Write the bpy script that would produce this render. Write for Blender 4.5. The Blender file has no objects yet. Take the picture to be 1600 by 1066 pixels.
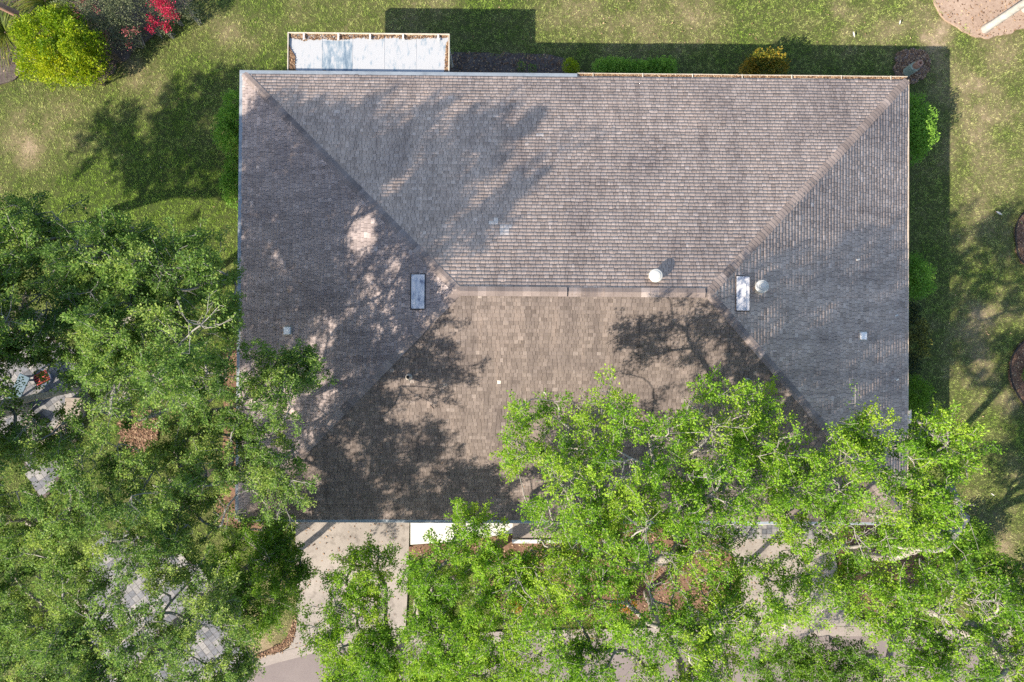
import bpy, math, time
T0 = time.time()
import numpy as np
from mathutils import Matrix, Vector

S = bpy.context.scene
COL = S.collection
R = math.radians
rng = np.random.default_rng(11)

# ------------------------------------------------------------------ camera
F = 1600 * 24 / 36.0
CAM = np.array([-2.6468, -1.9195, 29.7])
RX, RY, RZ = 0.0085, -0.0074, 0.0070
def _rot():
    cx, sx, cy, sy, cz, sz = math.cos(RX), math.sin(RX), math.cos(RY), math.sin(RY), math.cos(RZ), math.sin(RZ)
    a = np.array([[1, 0, 0], [0, cx, -sx], [0, sx, cx]])
    b = np.array([[cy, 0, sy], [0, 1, 0], [-sy, 0, cy]])
    c = np.array([[cz, -sz, 0], [sz, cz, 0], [0, 0, 1]])
    return c @ b @ a
ROT = _rot()
def at(px, py, z=0.0):
    """World point at height z that the photograph shows at pixel (px, py) of its 1600 x 1066 frame."""
    d = ROT @ np.array([(px - 800) / F, -(py - 533) / F, -1.0])
    t = (z - CAM[2]) / d[2]
    return CAM + t * d
def px_of(P):
    q = (np.asarray(P) - CAM) @ ROT
    return np.stack([800 + F * q[:, 0] / -q[:, 2], 533 - F * q[:, 1] / -q[:, 2]], 1)
def at2(px, py, z=0.0):
    p = at(px, py, z); return (p[0], p[1])

cd = bpy.data.cameras.new("camera"); cam = bpy.data.objects.new("camera", cd); COL.objects.link(cam)
cam.location = CAM; cam.rotation_euler = (RX, RY, RZ)
cd.sensor_width = 36; cd.lens = 24; cd.clip_end = 2000; cd.clip_start = 0.5
S.camera = cam

# ------------------------------------------------------------------ light
HE, HW, HD, SLOPE = 3.1, 26.04, 17.346, 2.95 / 8.673
SUN_AZ = math.atan2(2.50, 3.50)           # shadows run this way (from +x towards +y)
SUN_EL = R(35)
SUNDIR = np.array([-math.cos(SUN_AZ) * math.cos(SUN_EL), -math.sin(SUN_AZ) * math.cos(SUN_EL), math.sin(SUN_EL)])
sd = bpy.data.lights.new("sun", 'SUN'); so = bpy.data.objects.new("sun", sd); COL.objects.link(so)
sd.energy = 4.6; sd.angle = R(0.53); sd.color = (1.0, 0.90, 0.76)
so.rotation_euler = Vector(-SUNDIR).to_track_quat('-Z', 'Y').to_euler()
so.location = (-20, -20, 40)
w = bpy.data.worlds.new("World"); S.world = w; w.use_nodes = True
nt = w.node_tree; bg = nt.nodes["Background"]
sky = nt.nodes.new("ShaderNodeTexSky"); sky.sky_type = 'NISHITA'; sky.sun_disc = False
sky.sun_elevation = SUN_EL; sky.sun_rotation = math.atan2(SUNDIR[0], SUNDIR[1])
nt.links.new(sky.outputs[0], bg.inputs[0]); bg.inputs[1].default_value = 0.118
S.view_settings.view_transform = 'Standard'; S.view_settings.look = 'None'
S.view_settings.exposure = 1.36; S.view_settings.gamma = 1
S.cycles.max_bounces = 7; S.cycles.diffuse_bounces = 4; S.cycles.glossy_bounces = 2
S.cycles.transmission_bounces = 4; S.cycles.transparent_max_bounces = 4
S.cycles.use_denoising = False

# ------------------------------------------------------------------ materials
def srgb(r, g, b):
    f = lambda c: (c / 255 / 12.92) if c / 255 <= 0.04045 else ((c / 255 + 0.055) / 1.055) ** 2.4
    return (f(r), f(g), f(b), 1)
class NT:
    def __init__(s, name, rough=0.8, spec=0.3):
        s.m = bpy.data.materials.new(name); s.m.use_nodes = True
        s.t = s.m.node_tree; s.b = s.t.nodes["Principled BSDF"]; s.out = s.t.nodes["Material Output"]
        s.b.inputs["Roughness"].default_value = rough
        s.b.inputs["Specular IOR Level"].default_value = spec
    def n(s, typ, **kw):
        x = s.t.nodes.new(typ)
        for k, v in kw.items(): setattr(x, k, v)
        return x
    def l(s, a, b): s.t.links.new(a, b)
    def attr(s, name):
        return s.n("ShaderNodeAttribute", attribute_name=name)
    def pos(s):
        return s.n("ShaderNodeNewGeometry").outputs["Position"]
    def mapping(s, vec, scale):
        m = s.n("ShaderNodeMapping"); m.inputs["Scale"].default_value = scale
        s.l(vec, m.inputs[0]); return m.outputs[0]
    def noise(s, vec, scale, detail=4, rough=0.6):
        x = s.n("ShaderNodeTexNoise"); x.inputs["Scale"].default_value = scale
        x.inputs["Detail"].default_value = detail; x.inputs["Roughness"].default_value = rough
        s.l(vec, x.inputs["Vector"]); return x.outputs[0]
    def ramp(s, fac, stops):
        x = s.n("ShaderNodeValToRGB"); e = x.color_ramp.elements
        e[0].position, e[0].color = stops[0]; e[1].position, e[1].color = stops[-1]
        for p, c in stops[1:-1]:
            q = e.new(p); q.color = c
        s.l(fac, x.inputs[0]); return x.outputs[0]
    def mix(s, a, b, fac, mode='MIX'):
        x = s.n("ShaderNodeMix", data_type='RGBA', blend_type=mode)
        for sock, v in ((x.inputs[6], a), (x.inputs[7], b), (x.inputs[0], fac)):
            if isinstance(v, (tuple, list, float, int)): sock.default_value = v
            else: s.l(v, sock)
        return x.outputs[2]
    def math(s, op, a, b=None):
        x = s.n("ShaderNodeMath", operation=op)
        for i, v in enumerate((a, b)):
            if v is None: continue
            if isinstance(v, (int, float)): x.inputs[i].default_value = v
            else: s.l(v, x.inputs[i])
        return x.outputs[0]
    def color(s, c): 
        if isinstance(c, (tuple, list)): s.b.inputs["Base Color"].default_value = c
        else: s.l(c, s.b.inputs["Base Color"])
    def bump(s, h, strength=0.4, dist=0.02):
        x = s.n("ShaderNodeBump"); x.inputs["Strength"].default_value = strength; x.inputs["Distance"].default_value = dist
        s.l(h, x.inputs["Height"]); s.l(x.outputs[0], s.b.inputs["Normal"])

def c3(r, g, b): return (r, g, b, 1)
def mat_speckle(name, dark, light, scale=12, rough=0.85, bump=0.3, big=0.6, spec=0.2):
    k = NT(name, rough, spec); p = k.pos()
    a = k.noise(p, scale, 6, 0.7); b = k.noise(p, big, 4)
    f = k.math('ADD', k.math('MULTIPLY', a, 0.55), k.math('MULTIPLY', b, 0.45))
    k.color(k.ramp(f, [(0.33, dark), (0.67, light)])); k.bump(a, bump, 0.01)
    return k.m
def mat_leaf(name, dark, mid, light, trans=0.38, rough=0.5):
    k = NT(name, rough, 0.18)
    t = k.attr("tint").outputs["Fac"]
    c = k.ramp(t, [(0.0, dark), (0.5, mid), (1.0, light)])
    k.color(c)
    tr = k.n("ShaderNodeBsdfTranslucent")
    c2 = k.mix(c, (1.0, 1.0, 0.55, 1), 0.35, 'MULTIPLY')
    k.l(c2, tr.inputs[0])
    mx = k.n("ShaderNodeMixShader"); mx.inputs[0].default_value = trans
    k.l(k.b.outputs[0], mx.inputs[1]); k.l(tr.outputs[0], mx.inputs[2]); k.l(mx.outputs[0], k.out.inputs[0])
    return k.m
def mat_attr(name, stops, rough=0.85, noise=None, bump=0, spec=0.2, metal=0.0):
    k = NT(name, rough, spec)
    t = k.attr("tint").outputs["Fac"]; c = k.ramp(t, stops)
    if noise:
        n = k.noise(k.pos(), noise, 5, 0.65)
        c = k.mix(c, k.ramp(n, [(0.3, c3(.55, .55, .55)), (0.7, c3(1.25, 1.25, 1.25))]), 0.8, 'MULTIPLY')
        if bump: k.bump(n, bump, 0.01)
    k.color(c); k.b.inputs["Metallic"].default_value = metal
    return k.m

M = {}
# foliage
M['leaf_bright'] = mat_leaf("leaf_bright", c3(.085, .185, .018), c3(.20, .385, .03), c3(.36, .50, .05), 0.5)
M['leaf_west'] = mat_leaf("leaf_west", c3(.08, .15, .036), c3(.18, .305, .062), c3(.34, .43, .10), 0.48)
M['leaf_deep'] = mat_leaf("leaf_deep", c3(.055, .13, .016), c3(.13, .265, .024), c3(.23, .36, .036), 0.46)
M['leaf_lime'] = mat_leaf("leaf_lime", c3(.08, .17, .008), c3(.22, .33, .012), c3(.40, .44, .014), 0.42)
M['leaf_hedge'] = mat_leaf("leaf_hedge", c3(.07, .16, .022), c3(.155, .32, .04), c3(.27, .45, .065), 0.42)
M['leaf_croton'] = mat_leaf("leaf_croton", c3(.03, .07, .012), c3(.16, .17, .02), c3(.45, .27, .03))
M['leaf_orange'] = mat_leaf("leaf_orange", c3(.06, .08, .012), c3(.30, .16, .02), c3(.50, .26, .04))
M['leaf_grey'] = mat_leaf("leaf_grey", c3(.055, .075, .032), c3(.14, .17, .085), c3(.26, .27, .15), 0.25)
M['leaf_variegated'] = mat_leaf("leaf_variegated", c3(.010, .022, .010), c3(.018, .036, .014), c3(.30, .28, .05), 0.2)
M['petal_red'] = mat_leaf("petal_red", c3(.25, .01, .03), c3(.50, .02, .07), c3(.62, .06, .13), 0.35)
M['petal_dusty'] = mat_leaf("petal_dusty", c3(.20, .05, .05), c3(.32, .09, .10), c3(.42, .15, .13), 0.3)
M['frond'] = mat_leaf("frond", c3(.05, .09, .012), c3(.12, .17, .02), c3(.24, .24, .04), 0.3)
M['bark_pale'] = mat_speckle("bark_pale", c3(.15, .133, .115), c3(.36, .327, .29), 9, 0.9, 0.6, 2.5)
M['bark_west'] = mat_speckle("bark_west", c3(.13, .12, .105), c3(.33, .31, .275), 9, 0.9, 0.6, 2.5)
M['bark_palm'] = mat_speckle("bark_palm", c3(.20, .185, .165), c3(.44, .42, .385), 5, 0.9, 0.5, 1.5)
M['stem'] = mat_speckle("stem", c3(.08, .06, .04), c3(.2, .16, .11), 12)
# lawn
def mat_lawn(name, blade):
    k = NT(name, 0.85 if blade else 0.95, 0.12 if blade else 0.05); p = k.pos()
    d = k.attr("dry").outputs["Fac"]
    n1 = k.noise(p, 7.0, 5, 0.7); n2 = k.noise(p, 0.55, 4, 0.55)
    f = k.math('ADD', d, k.math('ADD', k.math('MULTIPLY', k.math('SUBTRACT', n1, 0.5), 0.75), k.math('MULTIPLY', k.math('SUBTRACT', n2, 0.5), 0.5)))
    if blade:
        c = k.ramp(f, [(0.05, c3(.225, .325, .058)), (0.3, c3(.305, .355, .11)), (0.62, c3(.43, .41, .20)), (0.95, c3(.51, .44, .30))])
        t = k.attr("tint").outputs["Fac"]
        c = k.mix(c, k.ramp(t, [(0, c3(.58, .64, .52)), (1, c3(1.42, 1.40, 1.36))]), 1.0, 'MULTIPLY')
        k.color(c)
        tr = k.n("ShaderNodeBsdfTranslucent"); k.l(c, tr.inputs[0])
        mx = k.n("ShaderNodeMixShader"); mx.inputs[0].default_value = 0.42
        k.l(k.b.outputs[0], mx.inputs[1]); k.l(tr.outputs[0], mx.inputs[2]); k.l(mx.outputs[0], k.out.inputs[0])
    else:
        c = k.ramp(f, [(0.05, c3(.045, .062, .018)), (0.35, c3(.08, .085, .032)), (0.65, c3(.17, .14, .078)), (0.95, c3(.32, .24, .165))])
        k.color(c); k.bump(k.noise(p, 30, 4), 0.6, 0.03)
    return k.m
M['lawn'] = mat_lawn("lawn", False); M['blade'] = mat_lawn("grass_blade", True)
M['soil'] = mat_speckle("bare_soil", c3(.22, .15, .11), c3(.36, .27, .205), 9, 0.95, 0.5, 0.8)
M['mulch_dark'] = mat_speckle("mulch_dark", c3(.035, .028, .026), c3(.15, .12, .105), 16, 0.95, 0.8, 2)
M['mulch_red'] = mat_speckle("mulch_red", c3(.07, .04, .027), c3(.23, .135, .09), 16, 0.95, 0.8, 2)
M['mulch_grey'] = mat_speckle("mulch_grey", c3(.075, .055, .048), c3(.22, .17, .15), 14, 0.95, 0.8, 2)
M['concrete'] = mat_speckle("concrete_beige", c3(.25, .205, .175), c3(.37, .31, .265), 25, 0.9, 0.15, 0.5)
k_ = NT("concrete_stained", .9, .2); p_ = k_.pos(); a_ = k_.noise(p_, 25, 5, .7); b_ = k_.noise(p_, .55, 5, .6); c_ = k_.noise(p_, 2.6, 5, .7)
q_ = k_.ramp(k_.math('ADD', k_.math('MULTIPLY', a_, .4), k_.math('MULTIPLY', b_, .6)), [(.35, c3(.215, .190, .168)), (.65, c3(.335, .296, .260))])
q_ = k_.mix(q_, k_.ramp(c_, [(.36, c3(.62, .61, .6)), (.48, c3(1, 1, 1))]), .8, 'MULTIPLY'); k_.color(q_); k_.bump(a_, .15, .01); M['concrete'] = k_.m
M['white_concrete'] = mat_speckle("white_concrete", c3(.46, .45, .42), c3(.56, .55, .525), 20, 0.85, 0.1, 0.6)
M['asphalt'] = mat_speckle("asphalt_warm", c3(.14, .115, .11), c3(.22, .185, .172), 30, 0.9, 0.2, 0.5)
M['curb'] = mat_speckle("curb", c3(.20, .17, .15), c3(.30, .26, .23), 14, 0.9, 0.2, 0.9)
M['stone_tan'] = mat_speckle("stone_tan", c3(.18, .145, .115), c3(.33, .28, .23), 8, 0.9, 0.4, 2.5)
M['edging'] = mat_speckle("edging_black", c3(.012, .012, .012), c3(.05, .045, .04), 20)
M['paver'] = mat_attr("paver", [(0, c3(.10, .105, .115)), (.35, c3(.16, .16, .17)), (.7, c3(.23, .22, .21)), (1, c3(.32, .295, .27))], 0.85, 9, 0.3)
M['white_paint'] = mat_speckle("white_paint", c3(.50, .49, .47), c3(.62, .61, .59), 5, 0.5, 0.05, 0.7, 0.4)
M['stucco'] = mat_speckle("stucco", c3(.50, .45, .38), c3(.62, .57, .49), 40, 0.9, 0.3)
M['soffit'] = mat_speckle("soffit_paint", c3(.6, .58, .55), c3(.7, .68, .65), 3)
M['gutter_grey'] = mat_speckle("gutter_blue_grey", c3(.15, .175, .20), c3(.25, .28, .31), 4, 0.5, 0.05, 1.2, 0.5)
M['gutter_cream'] = mat_speckle("gutter_cream", c3(.38, .32, .24), c3(.56, .51, .43), 6, 0.6, 0.05, 1.2, 0.4)
M['drip_brown'] = mat_speckle("drip_edge_tan", c3(.32, .25, .19), c3(.52, .43, .34), 8, 0.6, 0.05, 1.0)
M['debris'] = mat_attr("dry_leaf", [(0, c3(.06, .032, .018)), (.5, c3(.20, .115, .065)), (1, c3(.42, .30, .19))], 0.9)
M['glass'] = NT("window_glass", 0.1, 0.5).m; M['glass'].node_tree.nodes["Principled BSDF"].inputs["Base Color"].default_value = c3(.03, .04, .05)
M['door'] = mat_speckle("garage_door_paint", c3(.6, .58, .54), c3(.7, .68, .63), 3)
M['deck'] = mat_speckle("roof_underlay", c3(.03, .027, .026), c3(.06, .054, .05), 20)
M['pipe'] = mat_speckle("pipe_lead", c3(.26, .22, .18), c3(.42, .37, .31), 8, 0.7)
M['black'] = mat_speckle("dark_hole", c3(.01, .01, .01), c3(.02, .02, .02), 8)
M['vent_pale'] = mat_speckle("vent_pale_metal", c3(.40, .39, .36), c3(.52, .51, .475), 6, 0.45, 0.05, 2, 0.5)
M['vent_square'] = mat_speckle("vent_square_metal", c3(.68, .65, .62), c3(.80, .77, .74), 10, 0.6)
M['green_paint'] = mat_speckle("green_post_paint", c3(.19, .24, .20), c3(.30, .35, .30), 6, 0.6, 0.1, 2)
M['terracotta'] = mat_speckle("rust_brown", c3(.22, .12, .085), c3(.42, .27, .20), 10, 0.8)
M['blue_paint'] = mat_speckle("blue_grey_paint", c3(.075, .12, .155), c3(.13, .18, .21), 6, 0.6, 0.1, 2)
M['slate_paint'] = mat_speckle("slate_paint", c3(.06, .075, .11), c3(.12, .14, .18), 6, 0.6, 0.1, 2)
M['red_cloth'] = mat_attr("striped_cloth", [(0, c3(.02, .015, .02)), (1, c3(.34, .05, .04))], 0.9)
M['twig'] = mat_speckle("dead_twig", c3(.10, .06, .04), c3(.26, .19, .14), 20)
M['litter'] = mat_speckle("pale_litter", c3(.42, .39, .34), c3(.55, .53, .5), 20)

def mat_rust_vent():
    k = NT("vent_weathered_metal", 0.5, 0.5); p = k.pos()
    n = k.noise(k.mapping(p, (5, 2.2, 3)), 1.0, 6, 0.75)
    k.color(k.ramp(n, [(0.38, c3(.16, .17, .22)), (0.45, c3(.40, .40, .43)), (0.52, c3(.60, .56, .54)), (0.72, c3(.66, .60, .56))]))
    return k.m
M['vent_box'] = mat_rust_vent()

def mat_shingle(name, cap=False):
    k = NT(name, 0.92, 0.15)
    t = k.attr("tint").outputs["Fac"]; uv = k.attr("suv").outputs["Vector"]; gr = k.attr("grime").outputs["Fac"]
    base = k.ramp(t, [(0.0, c3(.275, .208, .170)), (0.35, c3(.382, .292, .240)), (0.7, c3(.482, .374, .311)), (0.92, c3(.555, .437, .366)), (1.0, c3(.64, .54, .47))])
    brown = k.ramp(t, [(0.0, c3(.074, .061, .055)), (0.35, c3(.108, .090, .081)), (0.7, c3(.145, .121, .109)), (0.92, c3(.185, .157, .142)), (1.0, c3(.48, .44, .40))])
    slate = k.ramp(t, [(0.0, c3(.14, .12, .12)), (0.35, c3(.195, .168, .168)), (0.7, c3(.258, .222, .22)), (0.92, c3(.32, .276, .272)), (1.0, c3(.5, .48, .48))])  # darker, greyer shingle tone: tree shade painted into the west slope's colour
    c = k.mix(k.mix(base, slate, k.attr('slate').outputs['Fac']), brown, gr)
    st = k.noise(k.mapping(uv, (2.3, 0.22, 1)), 1.0, 5, 0.72)       # streaks that run down the slope
    bl = k.noise(k.mapping(uv, (0.42, 0.35, 1)), 1.0, 5, 0.6)       # broad weathered patches
    fine = k.noise(k.pos(), 45, 3, 0.7)
    c = k.mix(c, k.ramp(st, [(0.30, c3(.66, .655, .67)), (0.52, c3(1, 1, 1)), (0.72, c3(1.20, 1.165, 1.13))]), 0.9, 'MULTIPLY')
    c = k.mix(c, k.ramp(bl, [(0.30, c3(.70, .70, .73)), (0.5, c3(1, 1, 1)), (0.72, c3(1.14, 1.12, 1.10))]), 0.9, 'MULTIPLY')
    c = k.mix(c, k.ramp(fine, [(0.3, c3(.72, .72, .72)), (0.7, c3(1.25, 1.25, 1.25))]), 0.8, 'MULTIPLY')
    k.color(c); k.bump(fine, 0.35, 0.01)
    return k.m
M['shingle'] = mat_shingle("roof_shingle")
def mat_cap():
    k = NT("ridge_shingle", 0.92, 0.15)
    t = k.attr("tint").outputs["Fac"]
    c = k.ramp(t, [(0.0, c3(.13, .106, .095)), (0.4, c3(.195, .158, .140)), (0.75, c3(.255, .207, .183)), (1.0, c3(.32, .265, .238))])
    fine = k.noise(k.pos(), 30, 4, 0.7); bl = k.noise(k.pos(), 1.1, 4)
    c = k.mix(c, k.ramp(fine, [(0.3, c3(.72, .72, .72)), (0.7, c3(1.25, 1.25, 1.25))]), 0.8, 'MULTIPLY')
    c = k.mix(c, k.ramp(bl, [(0.35, c3(.72, .72, .75)), (0.65, c3(1.1, 1.1, 1.1))]), 0.8, 'MULTIPLY')
    k.color(c); k.bump(fine, 0.3, 0.01)
    return k.m
M['cap'] = mat_cap()
def mat_porch():
    k = NT("porch_panel_white", 0.45, 0.4); p = k.pos()
    st = k.attr("stain").outputs["Fac"]
    n = k.noise(k.mapping(p, (7, 2.2, 1)), 1.0, 6, 0.72); n2 = k.noise(k.mapping(p, (1.6, 0.5, 1)), 1.0, 3)
    m = k.math('ADD', k.math('ADD', k.math('ADD', k.math('MULTIPLY', n, 1.6), -.3), k.math('MULTIPLY', st, 0.30)), k.math('MULTIPLY', k.math('SUBTRACT', n2, 0.5), 0.8))
    k.color(k.ramp(m, [(0.55, c3(.36, .365, .37)), (0.72, c3(.22, .265, .30)), (0.92, c3(.12, .165, .21))]))
    return k.m
M['porch'] = mat_porch()

# ------------------------------------------------------------------ mesh helpers
def link(name, me, mat, parent=None):
    o = bpy.data.objects.new(name, me); COL.objects.link(o)
    if mat is not None: me.materials.append(mat)
    if parent is not None: o.parent = parent
    return o
def raw_mesh(name, V, Fq, attrs=None, smooth=False):
    """Mesh from an (n,3) vertex array and an (m,k) face array, fast."""
    me = bpy.data.meshes.new(name)
    V = np.asarray(V, np.float32); Fq = np.asarray(Fq, np.int32); k = Fq.shape[1]; m = len(Fq)
    me.vertices.add(len(V)); me.vertices.foreach_set("co", V.ravel())
    me.loops.add(m * k); me.loops.foreach_set("vertex_index", Fq.ravel())
    me.polygons.add(m); me.polygons.foreach_set("loop_start", np.arange(m, dtype=np.int32) * k)
    if smooth: me.polygons.foreach_set("use_smooth", np.ones(m, bool))
    for an, (typ, dom, data) in (attrs or {}).items():
        a = me.attributes.new(an, typ, dom)
        a.data.foreach_set("vector" if typ == 'FLOAT_VECTOR' else "value", np.asarray(data, np.float32).ravel())
    me.update(calc_edges=True)
    return me
class MB:
    """Collects polygons, links them as ONE mesh object."""
    def __init__(s): s.v = []; s.f = []; s.t = []
    def poly(s, pts, t=0.5):
        i = len(s.v); s.v += [tuple(map(float, p)) for p in pts]; s.f.append(tuple(range(i, i + len(pts)))); s.t.append(t)
    def grid(s, rows, closed=False, t=0.5):
        n = len(rows[0]); i = len(s.v)
        for r in rows: s.v += [tuple(map(float, p)) for p in r]
        for a in range(len(rows) - 1):
            for b in range(n if closed else n - 1):
                c = (b + 1) % n
                s.f.append((i + a * n + b, i + a * n + c, i + (a + 1) * n + c, i + (a + 1) * n + b)); s.t.append(t)
    def box(s, x0, x1, y0, y1, z0, z1, t=0.5, M4=None):
        c = [(x0, y0, z0), (x1, y0, z0), (x1, y1, z0), (x0, y1, z0), (x0, y0, z1), (x1, y0, z1), (x1, y1, z1), (x0, y1, z1)]
        if M4 is not None: c = [tuple(M4 @ Vector(p)) for p in c]
        i = len(s.v); s.v += c
        for f in ((3, 2, 1, 0), (4, 5, 6, 7), (0, 1, 5, 4), (1, 2, 6, 5), (2, 3, 7, 6), (3, 0, 4, 7)):
            s.f.append(tuple(i + q for q in f)); s.t.append(t)
    def tube(s, pts, radii, n=8, cap=True, t=0.5):
        pts = [np.array(p, float) for p in pts]; rows = []
        for i, p in enumerate(pts):
            d = pts[min(i + 1, len(pts) - 1)] - pts[max(i - 1, 0)]; d /= np.linalg.norm(d) + 1e-9
            a = np.cross(d, (0, 0, 1)) if abs(d[2]) < .9 else np.cross(d, (1, 0, 0)); a /= np.linalg.norm(a); b = np.cross(d, a)
            rows.append([p + radii[i] * (math.cos(q) * a + math.sin(q) * b) for q in np.linspace(0, 2 * math.pi, n, endpoint=False)])
        s.grid(rows, True, t)
        if cap: s.poly(rows[0][::-1], t); s.poly(rows[-1], t)
    def lathe(s, c, prof, n=20, t=0.5, tilt=None):
        rows = []
        for r, z in prof:
            row = []
            for q in np.linspace(0, 2 * math.pi, n, endpoint=False):
                p = Vector((r * math.cos(q), r * math.sin(q), z))
                if tilt is not None: p = tilt @ p
                row.append((c[0] + p.x, c[1] + p.y, c[2] + p.z))
            rows.append(row)
        s.grid(rows, True, t); s.poly(rows[-1], t)
    def build(s, name, mat, parent=None, bevel=0, smooth=False):
        me = bpy.data.meshes.new(name); me.from_pydata(s.v, [], s.f)
        a = me.attributes.new("tint", 'FLOAT', 'FACE'); a.data.foreach_set("value", np.array(s.t, np.float32))
        if smooth: me.polygons.foreach_set("use_smooth", np.ones(len(s.f), bool))
        me.update()
        o = link(name, me, mat, parent)
        if bevel:
            b = o.modifiers.new("bevel", 'BEVEL'); b.width = bevel; b.segments = 2; b.limit_method = 'ANGLE'
        return o
def tag(o, label=None, cat=None, group=None, kind=None):
    if label: o["label"] = label
    if cat: o["category"] = cat
    if group: o["group"] = group
    if kind: o["kind"] = kind
    return o
def empty(name, loc=(0, 0, 0)):
    o = bpy.data.objects.new(name, None); COL.objects.link(o); o.location = loc; o.empty_display_size = 0.3
    return o
def reroot(root):
    """Children were modelled in world space: hang them under a root that stands at the thing's base."""
    bpy.context.view_layer.update()
    for ch in root.children: ch.matrix_parent_inverse = root.matrix_world.inverted()

def inpoly(P, poly):
    x, y = P[:, 0], P[:, 1]; r = np.zeros(len(P), bool); n = len(poly)
    for i in range(n):
        x0, y0 = poly[i]; x1, y1 = poly[(i + 1) % n]
        c = ((y0 > y) != (y1 > y)) & (x < (x1 - x0) * (y - y0) / (y1 - y0 + 1e-12) + x0); r ^= c
    return r
def vnoise(P, cell, seed):
    g = np.random.default_rng(seed).random((257, 257))
    q = P / cell + 100.3; i = np.floor(q).astype(int); f = q - i; f = f * f * (3 - 2 * f); i %= 256
    a = g[i[:, 0], i[:, 1]]; b = g[i[:, 0] + 1, i[:, 1]]; c = g[i[:, 0], i[:, 1] + 1]; d = g[i[:, 0] + 1, i[:, 1] + 1]
    return (a * (1 - f[:, 0]) + b * f[:, 0]) * (1 - f[:, 1]) + (c * (1 - f[:, 0]) + d * f[:, 0]) * f[:, 1]
def fbm(P, cell, seed):
    return (vnoise(P, cell, seed) + .5 * vnoise(P, cell / 2.1, seed + 1) + .25 * vnoise(P, cell / 4.3, seed + 2)) / 1.75

# ------------------------------------------------------------------ ground
PATCH = [(15, 225, 40, .5), (45, 250, 28, .4), (375, 58, 26, .45), (395, 72, 18, .35), (358, 35, 22, .25), (215, 115, 40, .25), (30, 180, 30, .2),
         (620, 20, 60, .25), (905, 15, 40, .2), (1000, 35, 70, .28), (1320, 15, 22, .4), (1330, 50, 15, .3), (1450, 25, 40, .25), (1475, 55, 30, .35), (1460, 75, 22, .3),
         (1395, 45, 40, .2), (1555, 60, 60, .35), (1560, 150, 50, .1), (1540, 180, 34, .2), (1515, 215, 30, .25), (1560, 280, 60, .2), (1510, 385, 24, .3), (1520, 330, 40, .25),
         (1530, 500, 40, .3), (1550, 600, 35, .2), (1575, 650, 25, .35), (1560, 700, 28, .25), (1530, 780, 40, .3), (1560, 850, 35, .5), (1590, 740, 25, .25),
         (1440, 150, 40, .25), (1480, 100, 30, .3), (1420, 470, 30, .2), (180, 80, 60, .1), (230, 160, 50, .25), (115, 210, 40, .12), (180, 320, 110, -.3), (300, 260, 120, -.22), (250, 400, 140, -.25), (100, 900, 160, -.25), (380, 900, 60, -.1), (1440, 400, 60, -.1), (1550, 440, 40, -.15),
         (1520, 560, 30, .2), (1580, 480, 40, .25), (560, 40, 40, .12), (470, 20, 40, .1), (1100, 30, 60, .15), (1200, 40, 60, .1), (410, 980, 60, .35), (440, 930, 30, .5), (400, 1010, 40, .5)]
PW = [(*at2(a, b), r / 36.4, v) for a, b, r, v in PATCH]
def dryness(P):
    d = 0.21 + 0.36 * (fbm(P, 2.6, 5) - .45) + .35 * (fbm(P, 0.7, 9) - .5)
    wob = 0.35 + 1.3 * fbm(P, .8, 3)
    for x, y, r, v in PW:
        q = np.hypot(P[:, 0] - x, P[:, 1] - y) / r * wob
        d += .8 * v * np.exp(-(q * 1.1) ** 2)
    return np.clip(d, 0, 1)

def axis(lo, hi, step):
    inner = np.arange(lo, hi + step / 2, step)
    return np.concatenate([[-600, -200, -80, lo - 12, lo - 4], inner, [hi + 4, hi + 12, 80, 200, 600]])
gx, gy = axis(-30, 28, .25), axis(-21, 18, .25)
X, Y = np.meshgrid(gx, gy, indexing='ij'); P2 = np.stack([X.ravel(), Y.ravel()], 1)
Z = .06 * (fbm(P2, 5, 77) - .5); Z[(abs(P2[:, 0]) > 40) | (abs(P2[:, 1]) > 30)] = 0
Z -= 0.06
ny = len(gy); I = np.arange(len(gx) - 1)[:, None] * ny + np.arange(ny - 1)[None, :]; I = I.ravel()
me = raw_mesh("lawn", np.column_stack([P2, Z]), np.stack([I, I + ny, I + ny + 1, I + 1], 1), {"dry": ('FLOAT', 'POINT', dryness(P2))}, True)
lawn = link("lawn", me, M['lawn']); tag(lawn, kind='structure')

def smooth_poly(pts, n=6, closed=True):
    """Catmull-Rom through pixel points."""
    p = np.array(pts, float); N = len(p); out = []
    for i in range(N if closed else N - 1):
        a, b, c, d = (p[(i - 1) % N], p[i], p[(i + 1) % N], p[(i + 2) % N]) if closed else (p[max(i - 1, 0)], p[i], p[i + 1], p[min(i + 2, N - 1)])
        for t in np.linspace(0, 1, n, endpoint=False):
            out.append(.5 * ((2 * b) + (c - a) * t + (2 * a - 5 * b + 4 * c - d) * t * t + (3 * b - a - 3 * c + d) * t ** 3))
    if not closed: out.append(p[-1])
    return np.array(out)
def sheet(name, pxpts, z, mat, rough=0.0, smooth=True, thick=0.0, world=False, edge_n=5):
    pts = smooth_poly(pxpts, edge_n) if smooth else np.array(pxpts, float)
    W = pts if world else np.array([at2(a, b) for a, b in pts])
    if rough:
        c = W.mean(0); W = W + (W - c) / np.linalg.norm(W - c, axis=1)[:, None] * rng.normal(0, rough, len(W))[:, None]
    b = MB(); top = [(x, y, z) for x, y in W]
    b.poly(top)
    low = [(x, y, z - max(thick, .08)) for x, y in W]
    b.grid([low + [low[0]], top + [top[0]]])
    o = b.build(name, mat); tag(o, kind='structure')
    import bmesh
    bm = bmesh.new(); bm.from_mesh(o.data); bmesh.ops.triangulate(bm, faces=[f for f in bm.faces if len(f.verts) > 4])
    bmesh.ops.recalc_face_normals(bm, faces=bm.faces); bm.to_mesh(o.data); bm.free()
    return o, W

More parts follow.
